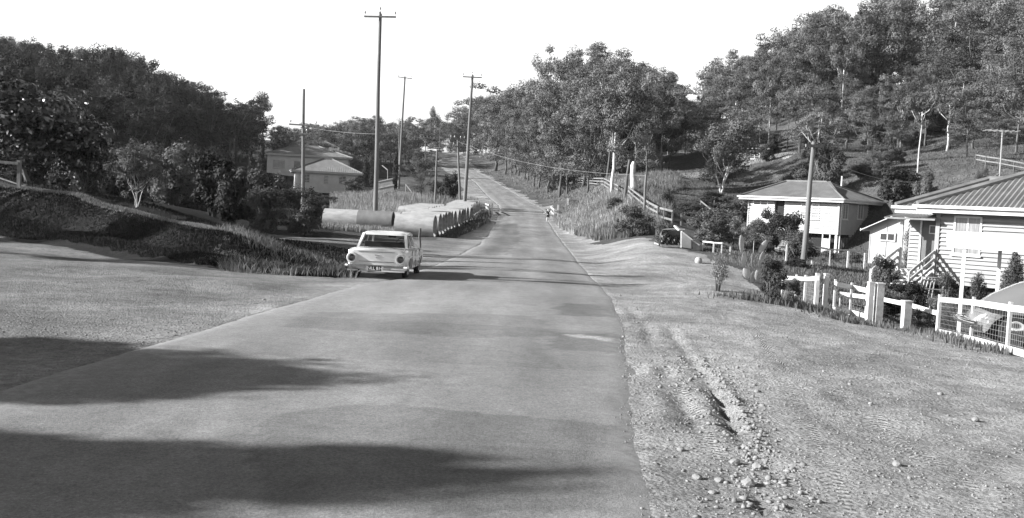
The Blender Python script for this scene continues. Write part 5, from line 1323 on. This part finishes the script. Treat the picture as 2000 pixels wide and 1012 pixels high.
J = dict(pelvis=(0,0,.74), waist=(0,.0,.88), chest=(0,.02,1.05), neck=(0,.03,1.20), head=(-.01,.04,1.30), face=(-.6,.8),
 shL=(-.14,.02,1.14), elL=(-.30,-.05,1.0), wrL=(-.42,.06,.90), shR=(.14,.02,1.14), elR=(.17,-.10,.94), wrR=(.14,.05,.80),
 hipL=(-.08,0,.70), knL=(-.10,.06,.42), anL=(-.16,-.16,.14), toeL=(-.17,-.10,.06), hipR=(.08,0,.70), knR=(.08,.04,.40), anR=(.07,.0,.07), toeR=(.06,.13,.03))
person(J, bb, R(10), 'child in dark shirt and shorts walking along the right edge of the road', hgt/1.46)
# ------------------------------------------------------------------ cars
def glassmat():
    m, n, p = nt('car_glass'); L = n.links.new
    p.inputs['Base Color'].default_value = g(.02); p.inputs['Roughness'].default_value = .05
    t = n.nodes.new('ShaderNodeBsdfTransparent'); t.inputs[0].default_value = g(.75); ms = n.nodes.new('ShaderNodeMixShader'); ms.inputs[0].default_value = .2
    L(t.outputs[0], ms.inputs[1]); L(p.outputs[0], ms.inputs[2]); L(ms.outputs[0], n.nodes['Material Output'].inputs[0]); return m
MT['cglass'] = glassmat()
def loft(sections, closed=True):
    "sections: list of equal-length point rings"
    mb = MB(); n = len(sections[0])
    for s in sections: mb.v += [tuple(map(float, p)) for p in s]
    for i in range(len(sections)-1):
        for k in range(n if closed else n-1):
            k2 = (k+1) % n; mb.f.append((i*n+k, i*n+k2, (i+1)*n+k2, (i+1)*n+k))
    return mb
def wheel(parent, x, y, r=.32, w=.17, hub='chrome', side=1):
    o = MB().lathe([(r*.62,-w/2),(r*.93,-w/2),(r,-w/2+.03),(r,w/2-.03),(r*.93,w/2),(r*.62,w/2)], axis='x', seg=28, origin=(x,y,r)).build('wheel', MT['rubber'], parent, True)
    MB().lathe([(0,side*(w/2+.01)),(r*.3,side*(w/2+.01)),(r*.36,side*(w/2-.02)),(r*.56,side*(w/2-.025)),(r*.63,side*(w/2)),(r*.63,-side*w/2),(0,-side*w/2)], axis='x', seg=24, origin=(x,y,r)).build('hubcap', MT[hub], o, True)
    return o
def text_mesh(txt, size):
    cu = bpy.data.curves.new('t', 'FONT'); cu.body = txt; cu.size = size; cu.extrude = .004; cu.align_x = 'CENTER'; cu.align_y = 'CENTER'
    ob = bpy.data.objects.new('t', cu); C.objects.link(ob); dg = bpy.context.evaluated_depsgraph_get(); dg.update()
    me = bpy.data.meshes.new_from_object(ob.evaluated_get(dg)); bpy.data.objects.remove(ob); return me
def sedan(loc, rz, label, group=None, paint='car', plate=None, detail=True, scale=1.0):
    o = empty('parked_car', loc, rz, label, 'car', group); o.scale = (scale,)*3
    W = .89
    #      y    zb   wmid  zside  zdeck  wdeck
    st = [(.00,.30,.80,.80,.83,.70),(.05,.29,.86,.83,.86,.72),(.25,.27,.885,.86,.885,.72),(.7,.30,.89,.87,.90,.70),(1.1,.27,.89,.875,.91,.68),(1.6,.25,.89,.87,.88,.66),(2.6,.25,.89,.87,.88,.66),
          (3.1,.25,.89,.88,.92,.68),(3.5,.27,.885,.87,.92,.68),(4.0,.30,.87,.85,.89,.66),(4.4,.36,.85,.80,.84,.62),(4.52,.42,.80,.74,.76,.6)]
    st2 = []
    for yy_ in sorted(set([a_[0] for a_ in st]+[yc+dy_ for yc in (.98,3.68) for dy_ in (-.40,-.37,-.33,-.24,-.12,0,.12,.24,.33,.37,.40)])):
        v_ = [float(np.interp(yy_, [a_[0] for a_ in st], [a_[k_] for a_ in st])) for k_ in range(1, 6)]
        for yc in (.98, 3.68):
            if abs(yy_-yc) < .375: v_[0] = max(v_[0], .26+.36*math.sqrt(max(0, 1-((yy_-yc)/.38)**2)))
        st2.append((yy_, *v_))
    rings = []
    for (y, zb, w, zs, zd, wd) in st2:
        half = [(0,zb),(w*.86,zb),(w*.965,zb+.05),(w*.985,max(.50,zb+.06)),(w,.62),(w*.97,.70),(w*.985,zs-.045),(w*.93,zs),(wd+.04,zs-.02),(wd-.02,zd-.012),(wd*.5,zd+.004),(0,zd+.01)]
        rings.append([(x, y, z) for x, z in half]+[(-x, y, z) for x, z in half[-2:0:-1]])
    mb = loft(rings); mb.f.append(tuple(range(len(rings[0])))[::-1]); m0 = len(rings)*len(rings[0])-len(rings[0]); mb.f.append(tuple(range(m0, m0+len(rings[0]))))
    body = mb.build('body', MT[paint], o, True)
    # wheel arches as dark rounds
    for y in (.98, 3.68):
        for s in (-1, 1):
            MB().box(s*.45-.04,y-.36,.3,s*.45+.04,y+.36,.62).build('wheel_well', MT['darkv'], body)
            wheel(o, s*.735, y, side=s, r=.31, w=.15)
    # greenhouse: roof and pillars
    def ring(z, y0, y1, w, n=8):
        out = []; r = .16
        for (cx, cy, a0) in ((w-r, y1-r, 0), (-(w-r), y1-r, 90), (-(w-r), y0+r, 180), (w-r, y0+r, 270)):
            for k in range(n+1):
                a = R(a0+90*k/n); out.append((cx+r*math.cos(a), cy+r*math.sin(a), z))
        return out
    rf = loft([ring(1.27,1.31,2.93,.675), ring(1.325,1.33,2.90,.66), ring(1.368,1.44,2.8,.60), ring(1.395,1.65,2.6,.42)]); n = len(ring(1,0,1,.5)); rf.f.append(tuple(range(3*n, 4*n)))
    rf.build('roof', MT[paint], o, True)
    pl = MB()
    for s in (-1, 1):
        pl.bar((s*.735,.98,.86),(s*.635,1.38,1.30),.08,.07); pl.bar((s*.70,3.22,.88),(s*.585,2.88,1.30),.05,.05); pl.bar((s*.72,2.1,.86),(s*.61,2.12,1.30),.03,.05)
        pl.bar((s*.72,1.2,.885),(s*.72,3.2,.885),.035,.04)
    pl.bar((-.70,.97,.885),(.70,.97,.885),.08,.05); pl.bar((-.58,1.385,1.31),(.58,1.385,1.31),.05,.06)
    pl.build('pillar', MT[paint], o)
    gl = MB(); gl.poly([(-.71,.99,.90),(.71,.99,.90),(.58,1.38,1.29),(-.58,1.38,1.29)]); gl.build('rear_window', MT['cglass'], o)
    MB().poly([(-.68,3.2,.90),(.68,3.2,.90),(.55,2.90,1.29),(-.55,2.90,1.29)]).build('windscreen', MT['cglass'], o)
    for s in (-1, 1):
        MB().poly([(s*.71,1.12,.90),(s*.71,3.1,.90),(s*.60,2.86,1.29),(s*.60,1.48,1.29)]).build('side_window', MT['cglass'], o)
    if not detail: return o
    MB().box(-.66,1.0,.80,.66,3.1,.885).box(-.62,1.45,.88,.62,1.62,1.06).box(-.62,2.25,.88,.62,2.38,1.02).build('seat', MT['cloth'], o)
    MB().tube([(.33+.17*math.cos(a), 2.75, 1.0+.17*math.sin(a)) for a in np.linspace(0, 6.28, 17)], .012, 6).build('steering_wheel', MT['black'], o)
    MB().box(-.12,2.86,1.17,.12,2.88,1.24).build('mirror', MT['darkv'], o)
    for s in (-1, 1):
        lb = MB().lathe([(.155,.03),(.165,-.03),(.14,-.075),(.115,-.07),(.10,-.03)], axis='y', seg=26, origin=(s*.715,.0,.60)).build('tail_light_ring', MT[paint], o, True)
        MB().lathe([(.0,-.075),(.05,-.07),(.09,-.05),(.1,-.02)], axis='y', seg=22, origin=(s*.715,.0,.60)).build('tail_light', MT['lamp'], o, True)
        MB().lathe([(.108,-.06),(.115,-.085),(.1,-.085),(.095,-.055)], axis='y', seg=22, origin=(s*.715,.0,.60)).build('chrome_ring', MT['chrome'], lb, True)
    MB().box(-.52,-.012,.50,.52,-.004,.512).box(-.54,-.016,.79,.54,-.003,.80).build('boot_seam', MT['lamp'], o)
    MB().box(-.06,-.03,.69,.06,-.004,.71).box(-.03,-.03,.62,.03,-.004,.65).build('boot_handle', MT['chrome'], o)
    bm = loft([[(x, y0+dy, z) for (dy, z) in ((0,.27),(-.05,.29),(-.07,.34),(-.05,.40),(0,.415),(.03,.34))] for (x, y0) in ((-.93,.30),(-.91,.02),(-.82,-.07),(-.4,-.10),(0,-.11),(.4,-.10),(.82,-.07),(.91,.02),(.93,.30))])
    bm.build('bumper', MT['chrome'], o, True)
    MB().box(-.84,-.02,.22,.84,.02,.28).build('rear_valance', MT[paint], o)
    MB().tube([(-.5,.3,.25),(-.5,-.05,.25)], .025, 8).tube([(-.3,.35,.3),(.3,.35,.3)], .12, 10).build('exhaust', MT['rubber'], o)
    pt = MB().box(-.19,-.195,.25,.19,-.18,.39).build('number_plate', MT['black'], o)
    if plate:
        t = text_mesh(plate, .125); lt = add('plate_lettering', t, MT['letter'], pt); lt.location = (0,-.2,.317); lt.rotation_euler = (R(90),0,0)
    for x in (-.22,.22): MB().box(x-.03,-.21,.26,x+.03,-.16,.38).build('overrider', MT['chrome'], o)
    for s in (-1, 1):
        MB().bar((s*.893,.5,.665),(s*.893,4.2,.665),.006,.02).build('side_trim', MT['chrome'], o)
        for yy_ in (1.3, 2.12, 3.12): MB().box(s*.885-.008,yy_,.3,s*.885+.008,yy_+.012,.85).build('door_seam', MT['lamp'], o)
    for s in (-1, 1): MB().box(s*.9-.01,1.95,.72,s*.9+.01,2.08,.735).build('door_handle', MT['chrome'], o)
    return o
pr = P(735, 546, 25.7); zc = gz(-3.4, 28.3)
yaw = R(-1.5)
sz_ = sedan((pr[0]-.02, 25.7, zc-.0), yaw, 'pale two-door sedan seen from behind, parked on the left shoulder', plate='NLL 814', scale=.905)
# tilt with the shoulder
xa_, ya_ = float(sz_.location.x), float(sz_.location.y)
sz_.location.z = max(gz(xa_+.8, ya_+1), gz(xa_+.8, ya_+3.7))+.01; sz_.rotation_euler = (math.atan2(gz(xa_+.8, ya_+3.7)-gz(xa_+.8, ya_+1), 2.7), 0, yaw)
bpy.context.view_layer.update()
mw = Matrix.Translation(sz_.location) @ sz_.rotation_euler.to_matrix().to_4x4()
dp = mw @ Vector((.34, 2.15, .42))
J = dict(pelvis=(0,0,.30), waist=(0,-.02,.42), chest=(0,-.02,.56), neck=(0,0,.70), head=(0,.02,.80), face=(0,1), shL=(-.18,0,.62), elL=(-.22,.22,.48), wrL=(-.12,.45,.52), shR=(.18,0,.62), elR=(.22,.22,.48), wrR=(.12,.45,.52),
 hipL=(-.1,.02,.27), knL=(-.13,.42,.30), anL=(-.13,.62,.05), toeL=(-.13,.75,.02), hipR=(.1,.02,.27), knR=(.13,.42,.30), anR=(.13,.62,.05), toeR=(.13,.75,.02))
person(J, (dp.x, dp.y, dp.z-.30), yaw, 'driver in dark clothes sitting at the right-hand wheel of the pale sedan', .92)
# far vehicles
c1 = col(866, 292); sedan(c1, R(75), 'small white car crossing at the very top of the road', paint='car', detail=False)
c2 = col(921, 282); sedan(c2, R(-160), 'dark truncated car parked at the top right edge of the climbing road', paint='car2', detail=False)
# rounded car behind the white fence
cb0 = col(1902, 21.2)
def rounded_car(loc, rz, label):
    "tail at x=0 pointing left, nose to +x; y = width"
    o = empty('rounded_car', loc, rz, label, 'car'); o.scale = (1.04,)*3
    cx = [0,.15,.45,.9,1.3,1.7,2.2,2.6,2.95,3.2,3.6,3.9,4.05]
    top = [.55,.78,1.02,1.26,1.40,1.47,1.48,1.40,1.12,1.02,.90,.70,.50]
    wb = [.35,.5,.62,.70,.74,.76,.76,.74,.70,.62,.52,.42,.3]
    rings = []
    for x, t, w in zip(cx, top, wb):
        rg = []
        for k in range(17):
            a = math.pi*k/16; yy_ = -w*math.cos(a); up_ = math.sin(a)**.62
            rg.append((x, math.copysign(abs(yy_)**1.0, yy_)*(1-.22*max(0, up_-.55)), .36+(t-.36)*up_))
        rings.append(rg)
    mb = loft(rings, closed=False); n = 17
    mb.f.append(tuple(range(n))[::-1]); mb.f.append(tuple((len(rings)-1)*n+k for k in range(n)))
    b_ = mb.build('body', MT['car2'], o, True)
    for s in (-1, 1):
        for (x0, nm) in ((.78, 'rear_fender'), (3.2, 'front_fender')):
            rg = []
            for i in range(13):
                a = math.pi*i/12; R_ = .56 if x0 < 2 else .52
                cxx = x0-R_*1.12*math.cos(a); cz = .30+R_*.86*math.sin(a)**.9
                rg.append([(cxx+(x0-cxx)*.0, s*.60, cz-.02), (cxx*.99+x0*.01, s*.74, cz), (cxx*.95+x0*.05, s*.80, cz-.05), (cxx*.86+x0*.14, s*.82, cz-.12 if cz > .42 else cz)])
            loft(rg, closed=False).build(nm, MT['car2'], o, True)
            MB().lathe([(0,s*.66),(.38,s*.66),(.38,s*.60)], axis='y', seg=24, origin=(x0,0,.34)).build('wheel_arch', MT['darkv'], o)
            w_ = MB().lathe([(.2,s*.62),(.30,s*.62),(.33,s*.66),(.33,s*.76),(.30,s*.79),(.2,s*.79)], axis='y', seg=28, origin=(x0,0,.33)).build('wheel', MT['rubber'], o, True)
            MB().lathe([(0,s*.82),(.1,s*.81),(.13,s*.785),(.2,s*.775),(.21,s*.75)], axis='y', seg=24, origin=(x0,0,.33)).build('hubcap', MT['chrome'], w_, True)
        MB().bar((1.3,s*.76,.33),(2.7,s*.76,.33),.14,.05).build('running_board', MT['rubber'], o)
        q = [(1.02,s*.655,1.06),(1.12,s*.60,1.26),(1.36,s*.575,1.33),(1.62,s*.575,1.34),(1.66,s*.66,1.04)]
        MB().poly(q).build('quarter_window', MT['lamp'], o)
        MB().poly([(1.74,s*.67,1.04),(1.74,s*.585,1.35),(2.4,s*.575,1.33),(2.68,s*.64,1.04)]).build('side_window', MT['lamp'], o)
        MB().tube(q+[q[0]], .018, 6).build('window_trim', MT['chrome'], o, True)
    tb_ = [(.02,-.78,.42),(-.12,-.55,.43),(-.17,0,.43),(-.12,.55,.43),(.02,.78,.42)]
    MB().tube(tb_, .055, 10).build('bumper', MT['chrome'], o, True)
    return o
rc_ = rounded_car((cb0[0], 21.6, gz(cb0[0]+1, 21.6)+.1), R(-14), 'rounded light grey car under the carport behind the white fence')
# ------------------------------------------------------------------ ground cover
def grass(name, label, pos, hmin, hmax, m, width=.02, lean=.35, seed=1, cat='grass', clump=.0):
    r = np.random.default_rng(seed); pos = np.asarray(pos, float); n = len(pos)
    z = ground(pos[:,0], pos[:,1], True)-.02
    cl = .6+.8*(vnoise(pos[:,0], pos[:,1], 1.2, seed)+.5) if clump else 1
    h = r.uniform(hmin, hmax, n)*cl; a = r.uniform(0, 6.28, n); b = r.uniform(0, 6.28, n); ln = r.uniform(.05, lean, n)*h
    wx_ = np.cos(a)*width*r.uniform(.6,1.4,n); wy_ = np.sin(a)*width
    base = np.stack([pos[:,0], pos[:,1], z], 1); off = np.stack([wx_, wy_, 0*wx_], 1)
    mid = base+np.stack([np.cos(b)*ln*.35, np.sin(b)*ln*.35, h*.6], 1); tip = base+np.stack([np.cos(b)*ln, np.sin(b)*ln, h], 1)
    V = np.stack([base-off, base+off, mid+off*.8, mid-off*.8, tip], 1).reshape(-1,3)
    i5 = np.arange(n)*5
    F_ = np.concatenate([np.stack([i5, i5+1, i5+2, i5+3], 1), np.stack([i5+3, i5+2, i5+4, i5+4], 1)])
    # degenerate quad tip -> tiny quad
    tip2 = tip+off*.15; V = np.stack([base-off, base+off, mid+off*.8, mid-off*.8, tip, tip2], 1).reshape(-1,3); i6 = np.arange(n)*6
    F_ = np.concatenate([np.stack([i6, i6+1, i6+2, i6+3], 1), np.stack([i6+3, i6+2, i6+5, i6+4], 1)])
    tone = np.repeat(np.clip(r.uniform(0,.6,n)+.4*(vnoise(pos[:,0], pos[:,1], 2.5, seed+5)+.5), 0, 1), 6)
    me = fastmesh(name, V, F_, tone); o = add(name, me, MT[m]); return tag(o, label, cat, None, 'stuff')
def samp(n, us, ds, seed, test=None):
    r = np.random.default_rng(seed); u = r.uniform(us[0], us[1], n); d = r.uniform(ds[0], ds[1], n)
    x = (u-1000)/F*d; p = np.stack([x, d], 1)
    le_ = np.interp(d, RC[0], RC[1]); re_ = np.interp(d, RC[0], RC[2])
    k = (x < le_-.5) | (x > re_+.5)
    if test is not None: k &= test(x, d, u)
    return p[k]
pq = lambda *a: np.concatenate(a)
grass('tall_dry_grass', 'tall dry grass growing behind the concrete pipes', samp(40000, (640,930), (70,124), 1, lambda x,y,u: (y-4*vnoise(x,y,4,5) > np.interp(u, [640,780,800,930], [70,70,96,108]))), .35, .95, 'dry', .022, seed=2, clump=1)
grass('roadside_weeds', 'tall grey grass and weeds filling the hollow right of the road dip', samp(70000, (1075,1345), (52,102), 3, lambda x,y,u: (y-5*vnoise(x,y,4,8) > np.interp(u, [1075,1105,1130,1160,1230,1345], [92,80,68,60,57,60])) & (u+70*vnoise(x,y,7,9) < 1305)), .22, .75, 'mgrass', .018, seed=4, clump=1)
grass('roadside_dry_grass', 'pale dry stalks at the road edge of the weedy hollow', samp(14000, (1085,1230), (58,102), 5, lambda x,y,u: y-6*vnoise(x,y,3,12) > np.interp(u, [1088,1130,1210], [82,70,62])), .3, .85, 'dry', .018, seed=6, clump=1)
r_ = np.random.default_rng(9)
def bankpos(n, x0, x1, t0, t1):
    x = r_.uniform(x0, x1, n); t = r_.uniform(t0, t1, n); k_ = t > np.clip(.45*(vnoise(x, x*0, .9, 55)+.35+.8*vnoise(x, t, .25, 56)), -1, 1)*(t0 < 0); x = x[k_]; t = t[k_]; return np.stack([x, np.interp(x, BX, BY)+t], 1)
grass('bank_crest_grass', 'short pale dry grass along the crest of the left bank', bankpos(14000, -26, -5, 2.8, 3.25), .03, .1, 'mgrass', .012, seed=10, clump=1)
grass('bank_face_weeds', 'weeds covering the face of the left bank, tree shade put into their dark colour', bankpos(90000, -26, -4.5, -.1, 2.75), .025, .1, 'weed', .012, seed=11, clump=1)
grass('bank_top_weeds', 'undergrowth on the flat behind the left bank, shade put into its dark colour', bankpos(26000, -30, -6, 3.7, 15), .04, .14, 'weed', .016, seed=12, clump=1)
grass('shoulder_grass', 'dry and green grass tufts between the bank and the parked sedan', pq(samp(4200, (470,700), (25.2,33), 13, lambda x,y,u: (u+90*vnoise(x,y,1.6,4) > 510)), samp(5000, (380,600), (25,35), 14, lambda x,y,u: (u+120*vnoise(x,y,2,4) > 450) & (u+100*vnoise(x,y,1.5,6) < 570))), .05, .3, 'mgrass', .010, lean=.9, seed=15, clump=1)
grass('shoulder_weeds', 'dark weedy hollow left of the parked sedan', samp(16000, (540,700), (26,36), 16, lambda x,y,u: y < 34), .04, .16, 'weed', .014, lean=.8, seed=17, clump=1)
grass('pipe_edge_grass', 'pale grass tufts at the foot of the stained pipes', samp(5000, (600,790), (59,63.4), 18), .15, .5, 'dry', .02, seed=19, clump=1)
grass('pipe_side_weeds', 'dark weeds between the pipe ends and the gravel shoulder', samp(14000, (855,955), (60,112), 20, lambda x,y,u: (x > np.interp(y, [60,92,112], [R1[0]+.3, R2[0]+.35, R2[0]+.4])) & (x < np.interp(y, [60,92,112], [R1[0]+1.2, R2[0]+1.9, R2[0]+1.5]))), .08, .32, 'bush', .025, seed=21, clump=1)
grass('yard_grass', 'mown and rough grass inside the yards on the right', samp(50000, (1370,1860), (27,72), 22, lambda x,y,u: y > np.interp(u, [1370,1430,1515,1600,1700,1860], [45,40,34,30,27.5,27])), .04, .16, 'mgrass', .014, seed=23, clump=1)
grass('slope_scrub', 'rough grass and scrub on the slope above the yards', samp(60000, (1290,2000), (68,118), 24, lambda x,y,u: (y > 70)), .06, .2, 'mgrass', .02, seed=25, clump=1)
grass('fence_foot_weeds', 'short weeds along the foot of the white yard fences', pq(*[np.array([hit(u, v)[:2]])+r_.normal(0, 1, (260, 2))*[.5,.22] for (u, v) in ((1840,655),(1865,662),(1890,668),(1930,680),(1965,690),(1590,604),(1620,612),(1650,620),(1540,592),(1500,590),(1470,585),(1660,628),(1680,632),(1560,600))]), .05, .22, 'mgrass', .012, seed=26)
grass('valley_grass', 'rough grass on the flat beyond the dirt track on the left', samp(40000, (300,700), (53,110), 27, lambda x,y,u: ~((y < 66) & (u > 590))), .08, .25, 'weed', .025, seed=28, clump=1)
grass('roadside_wood_grass', 'dry grass on the bank below the roadside wood', samp(34000, (930,1200), (98,220), 29, lambda x,y,u: x+3*vnoise(x,y,5,3) > np.interp(y, RC[0], RC[2])+2.6), .12, .4, 'mgrass', .035, seed=30, clump=1)
# stones
def stones(name, label, pos, smin, smax, seed, power=3):
    r = np.random.default_rng(seed); pos = np.asarray(pos, float); n = len(pos); s = smin+(smax-smin)*r.uniform(0,1,n)**power
    z = ground(pos[:,0], pos[:,1], True)+s*.25
    t = (1+5**.5)/2; ico = np.array([(-1,t,0),(1,t,0),(-1,-t,0),(1,-t,0),(0,-1,t),(0,1,t),(0,-1,-t),(0,1,-t),(t,0,-1),(t,0,1),(-t,0,-1),(-t,0,1)])/1.9
    fi = np.array([(0,11,5),(0,5,1),(0,1,7),(0,7,10),(0,10,11),(1,5,9),(5,11,4),(11,10,2),(10,7,6),(7,1,8),(3,9,4),(3,4,2),(3,2,6),(3,6,8),(3,8,9),(4,9,5),(2,4,11),(6,2,10),(8,6,7),(9,8,1)])
    sh = r.uniform(.65, 1.35, (n,12,1)); an = r.uniform(.6,1.3,(n,1,3))*[1,1,.7]; q = ico[None]*sh*an
    a = r.uniform(0, 6.28, n); ca, sa = np.cos(a)[:,None], np.sin(a)[:,None]
    V = np.stack([q[:,:,0]*ca-q[:,:,1]*sa, q[:,:,0]*sa+q[:,:,1]*ca, q[:,:,2]], 2)*s[:,None,None]+np.stack([pos[:,0],pos[:,1],z],1)[:,None]
    Fc = (fi[None]+(np.arange(n)*12)[:,None,None]).reshape(-1,3)
    o = add(name, fastmesh(name, V.reshape(-1,3), Fc), MT['stone'], smooth=False); return tag(o, label, 'gravel', None, 'stuff')
def vergepos(n, seed, ymax=24, x0=0.02, x1=9):
    r = np.random.default_rng(seed); y = 4.2+(ymax-4.2)*r.uniform(0,1,n)**1.6; re_ = np.interp(y, RC[0], RC[2]); x = re_+x0+(x1-x0)*r.uniform(0,1,n)**1.2
    k = vnoise(x, y, 1.1, seed)+.6*vnoise(x, y, .35, seed+1) > r.uniform(-.45, .45, n)
    return np.stack([x, y], 1)[k]
stones('verge_gravel', 'small loose gravel scattered over the dirt verge', vergepos(64000, 41, x0=-.35), .003, .014, 42)
stones('verge_pebbles', 'scattered pebbles on the dirt verge', vergepos(1000, 43, x0=-.2), .006, .026, 44, 2.5)
cl_ = []
for w_, _, _ in RUTS[:2]:
    y = r_.uniform(w_[0,1], min(w_[-1,1], 13), 900 if len(cl_) == 0 else 350); x = np.interp(y, w_[:,1], w_[:,0])+r_.normal(.12, .14, len(y)); cl_.append(np.stack([x, y], 1))
stones('rut_clods', 'clods and pebbles thrown up along the deep wheel rut', pq(*cl_), .004, .027, 45, 2.4)
y = 6+8*r_.uniform(0,1,2600)**1.3; stones('left_gravel', 'fine gravel along the left edge of the bitumen', np.stack([np.interp(y, RC[0], RC[1])-r_.uniform(0,1,2600)**2*5, y], 1), .004, .016, 46)
for i, (u, v, s__) in enumerate([(1434,906,.07),(1462,948,.085),(1455,872,.06),(1480,915,.07),(1330,880,.05),(1404,940,.055),(1836,766,.06),(1905,820,.07),(1478,765,.05),(1752,912,.06),(1362,935,.06),(1392,958,.05),(515,586,.05)]):
    b = hit(u, v); rr = np.random.default_rng(60+i)
    bm = bmesh.new(); bmesh.ops.create_icosphere(bm, subdivisions=2, radius=s__*.6)
    for q in bm.verts: q.co *= 1+.22*math.sin(q.co.x*70+i)*math.cos(q.co.y*60)+rr.normal(0,.05); q.co.z *= .7
    me = bpy.data.meshes.new('stone'); bm.to_mesh(me); bm.free()
    o = add('stone', me, MT['stone']); o.location = (b[0], b[1], float(ground(b[0], b[1]))+s__*.2)
    tag(o, 'lone pale stone on the side road left of the bitumen' if i == 12 else 'larger loose stone lying on the dirt verge', 'stone', 'larger stones on the dirt verge')
# ------------------------------------------------------------------ light
SUN_AZ, SUN_EL = R(262), R(24)
w = bpy.data.worlds.new('World'); bpy.context.scene.world = w; w.use_nodes = True
n = w.node_tree; bg = n.nodes['Background']
sk = n.nodes.new('ShaderNodeTexSky'); sk.sky_type = 'NISHITA'; sk.sun_disc = False; sk.sun_elevation = SUN_EL; sk.sun_rotation = SUN_AZ; sk.dust_density = 1.5; sk.altitude = 60
sp_ = n.nodes.new('ShaderNodeSeparateColor'); n.links.new(sk.outputs[0], sp_.inputs[0])
cb = n.nodes.new('ShaderNodeCombineColor')
for i in range(3): n.links.new(sp_.outputs[2], cb.inputs[i])
# thick white haze low in the sky, as blue-sensitive film records it
tcw = n.nodes.new('ShaderNodeTexCoord'); sxw = n.nodes.new('ShaderNodeSeparateXYZ'); n.links.new(tcw.outputs['Generated'], sxw.inputs[0])
mrw = n.nodes.new('ShaderNodeMapRange'); n.links.new(sxw.outputs[2], mrw.inputs[0]); mrw.interpolation_type = 'SMOOTHSTEP'
mrw.inputs[1].default_value = .24; mrw.inputs[2].default_value = .5; mrw.inputs[3].default_value = 2.1; mrw.inputs[4].default_value = .35
vmw = n.nodes.new('ShaderNodeVectorMath'); vmw.operation = 'SCALE'; n.links.new(cb.outputs[0], vmw.inputs[0]); n.links.new(mrw.outputs[0], vmw.inputs[3])
n.links.new(vmw.outputs[0], bg.inputs[0]); bg.inputs[1].default_value = .05
sl = bpy.data.lights.new('sun', 'SUN'); so = bpy.data.objects.new('sun', sl); C.objects.link(so)
sl.energy = 5.0; sl.angle = R(.5); sl.color = (1,1,1)
dv = Vector((math.sin(SUN_AZ)*math.cos(SUN_EL), math.cos(SUN_AZ)*math.cos(SUN_EL), math.sin(SUN_EL)))
so.rotation_euler = dv.to_track_quat('Z', 'Y').to_euler()
sc = bpy.context.scene
sc.view_settings.view_transform = 'Standard'; sc.view_settings.look = 'None'; sc.view_settings.exposure = 1.62; sc.view_settings.gamma = 1
sc.cycles.max_bounces = 6; sc.cycles.transparent_max_bounces = 4; sc.cycles.use_denoising = True

hz = MB().box(-420,-60,-30,420,620,75); hm = bpy.data.materials.new('thin_haze'); hm.use_nodes = True; hn = hm.node_tree
hn.nodes.remove(hn.nodes['Principled BSDF']); pv = hn.nodes.new('ShaderNodeVolumePrincipled'); pv.inputs['Color'].default_value = (.9,.9,.9,1); pv.inputs['Density'].default_value = .0001; pv.inputs['Anisotropy'].default_value = .2
hn.links.new(pv.outputs[0], hn.nodes['Material Output'].inputs['Volume']); ho = hz.build('haze', hm); tag(ho, 'thin pale haze over the valley', 'haze', None, 'stuff')
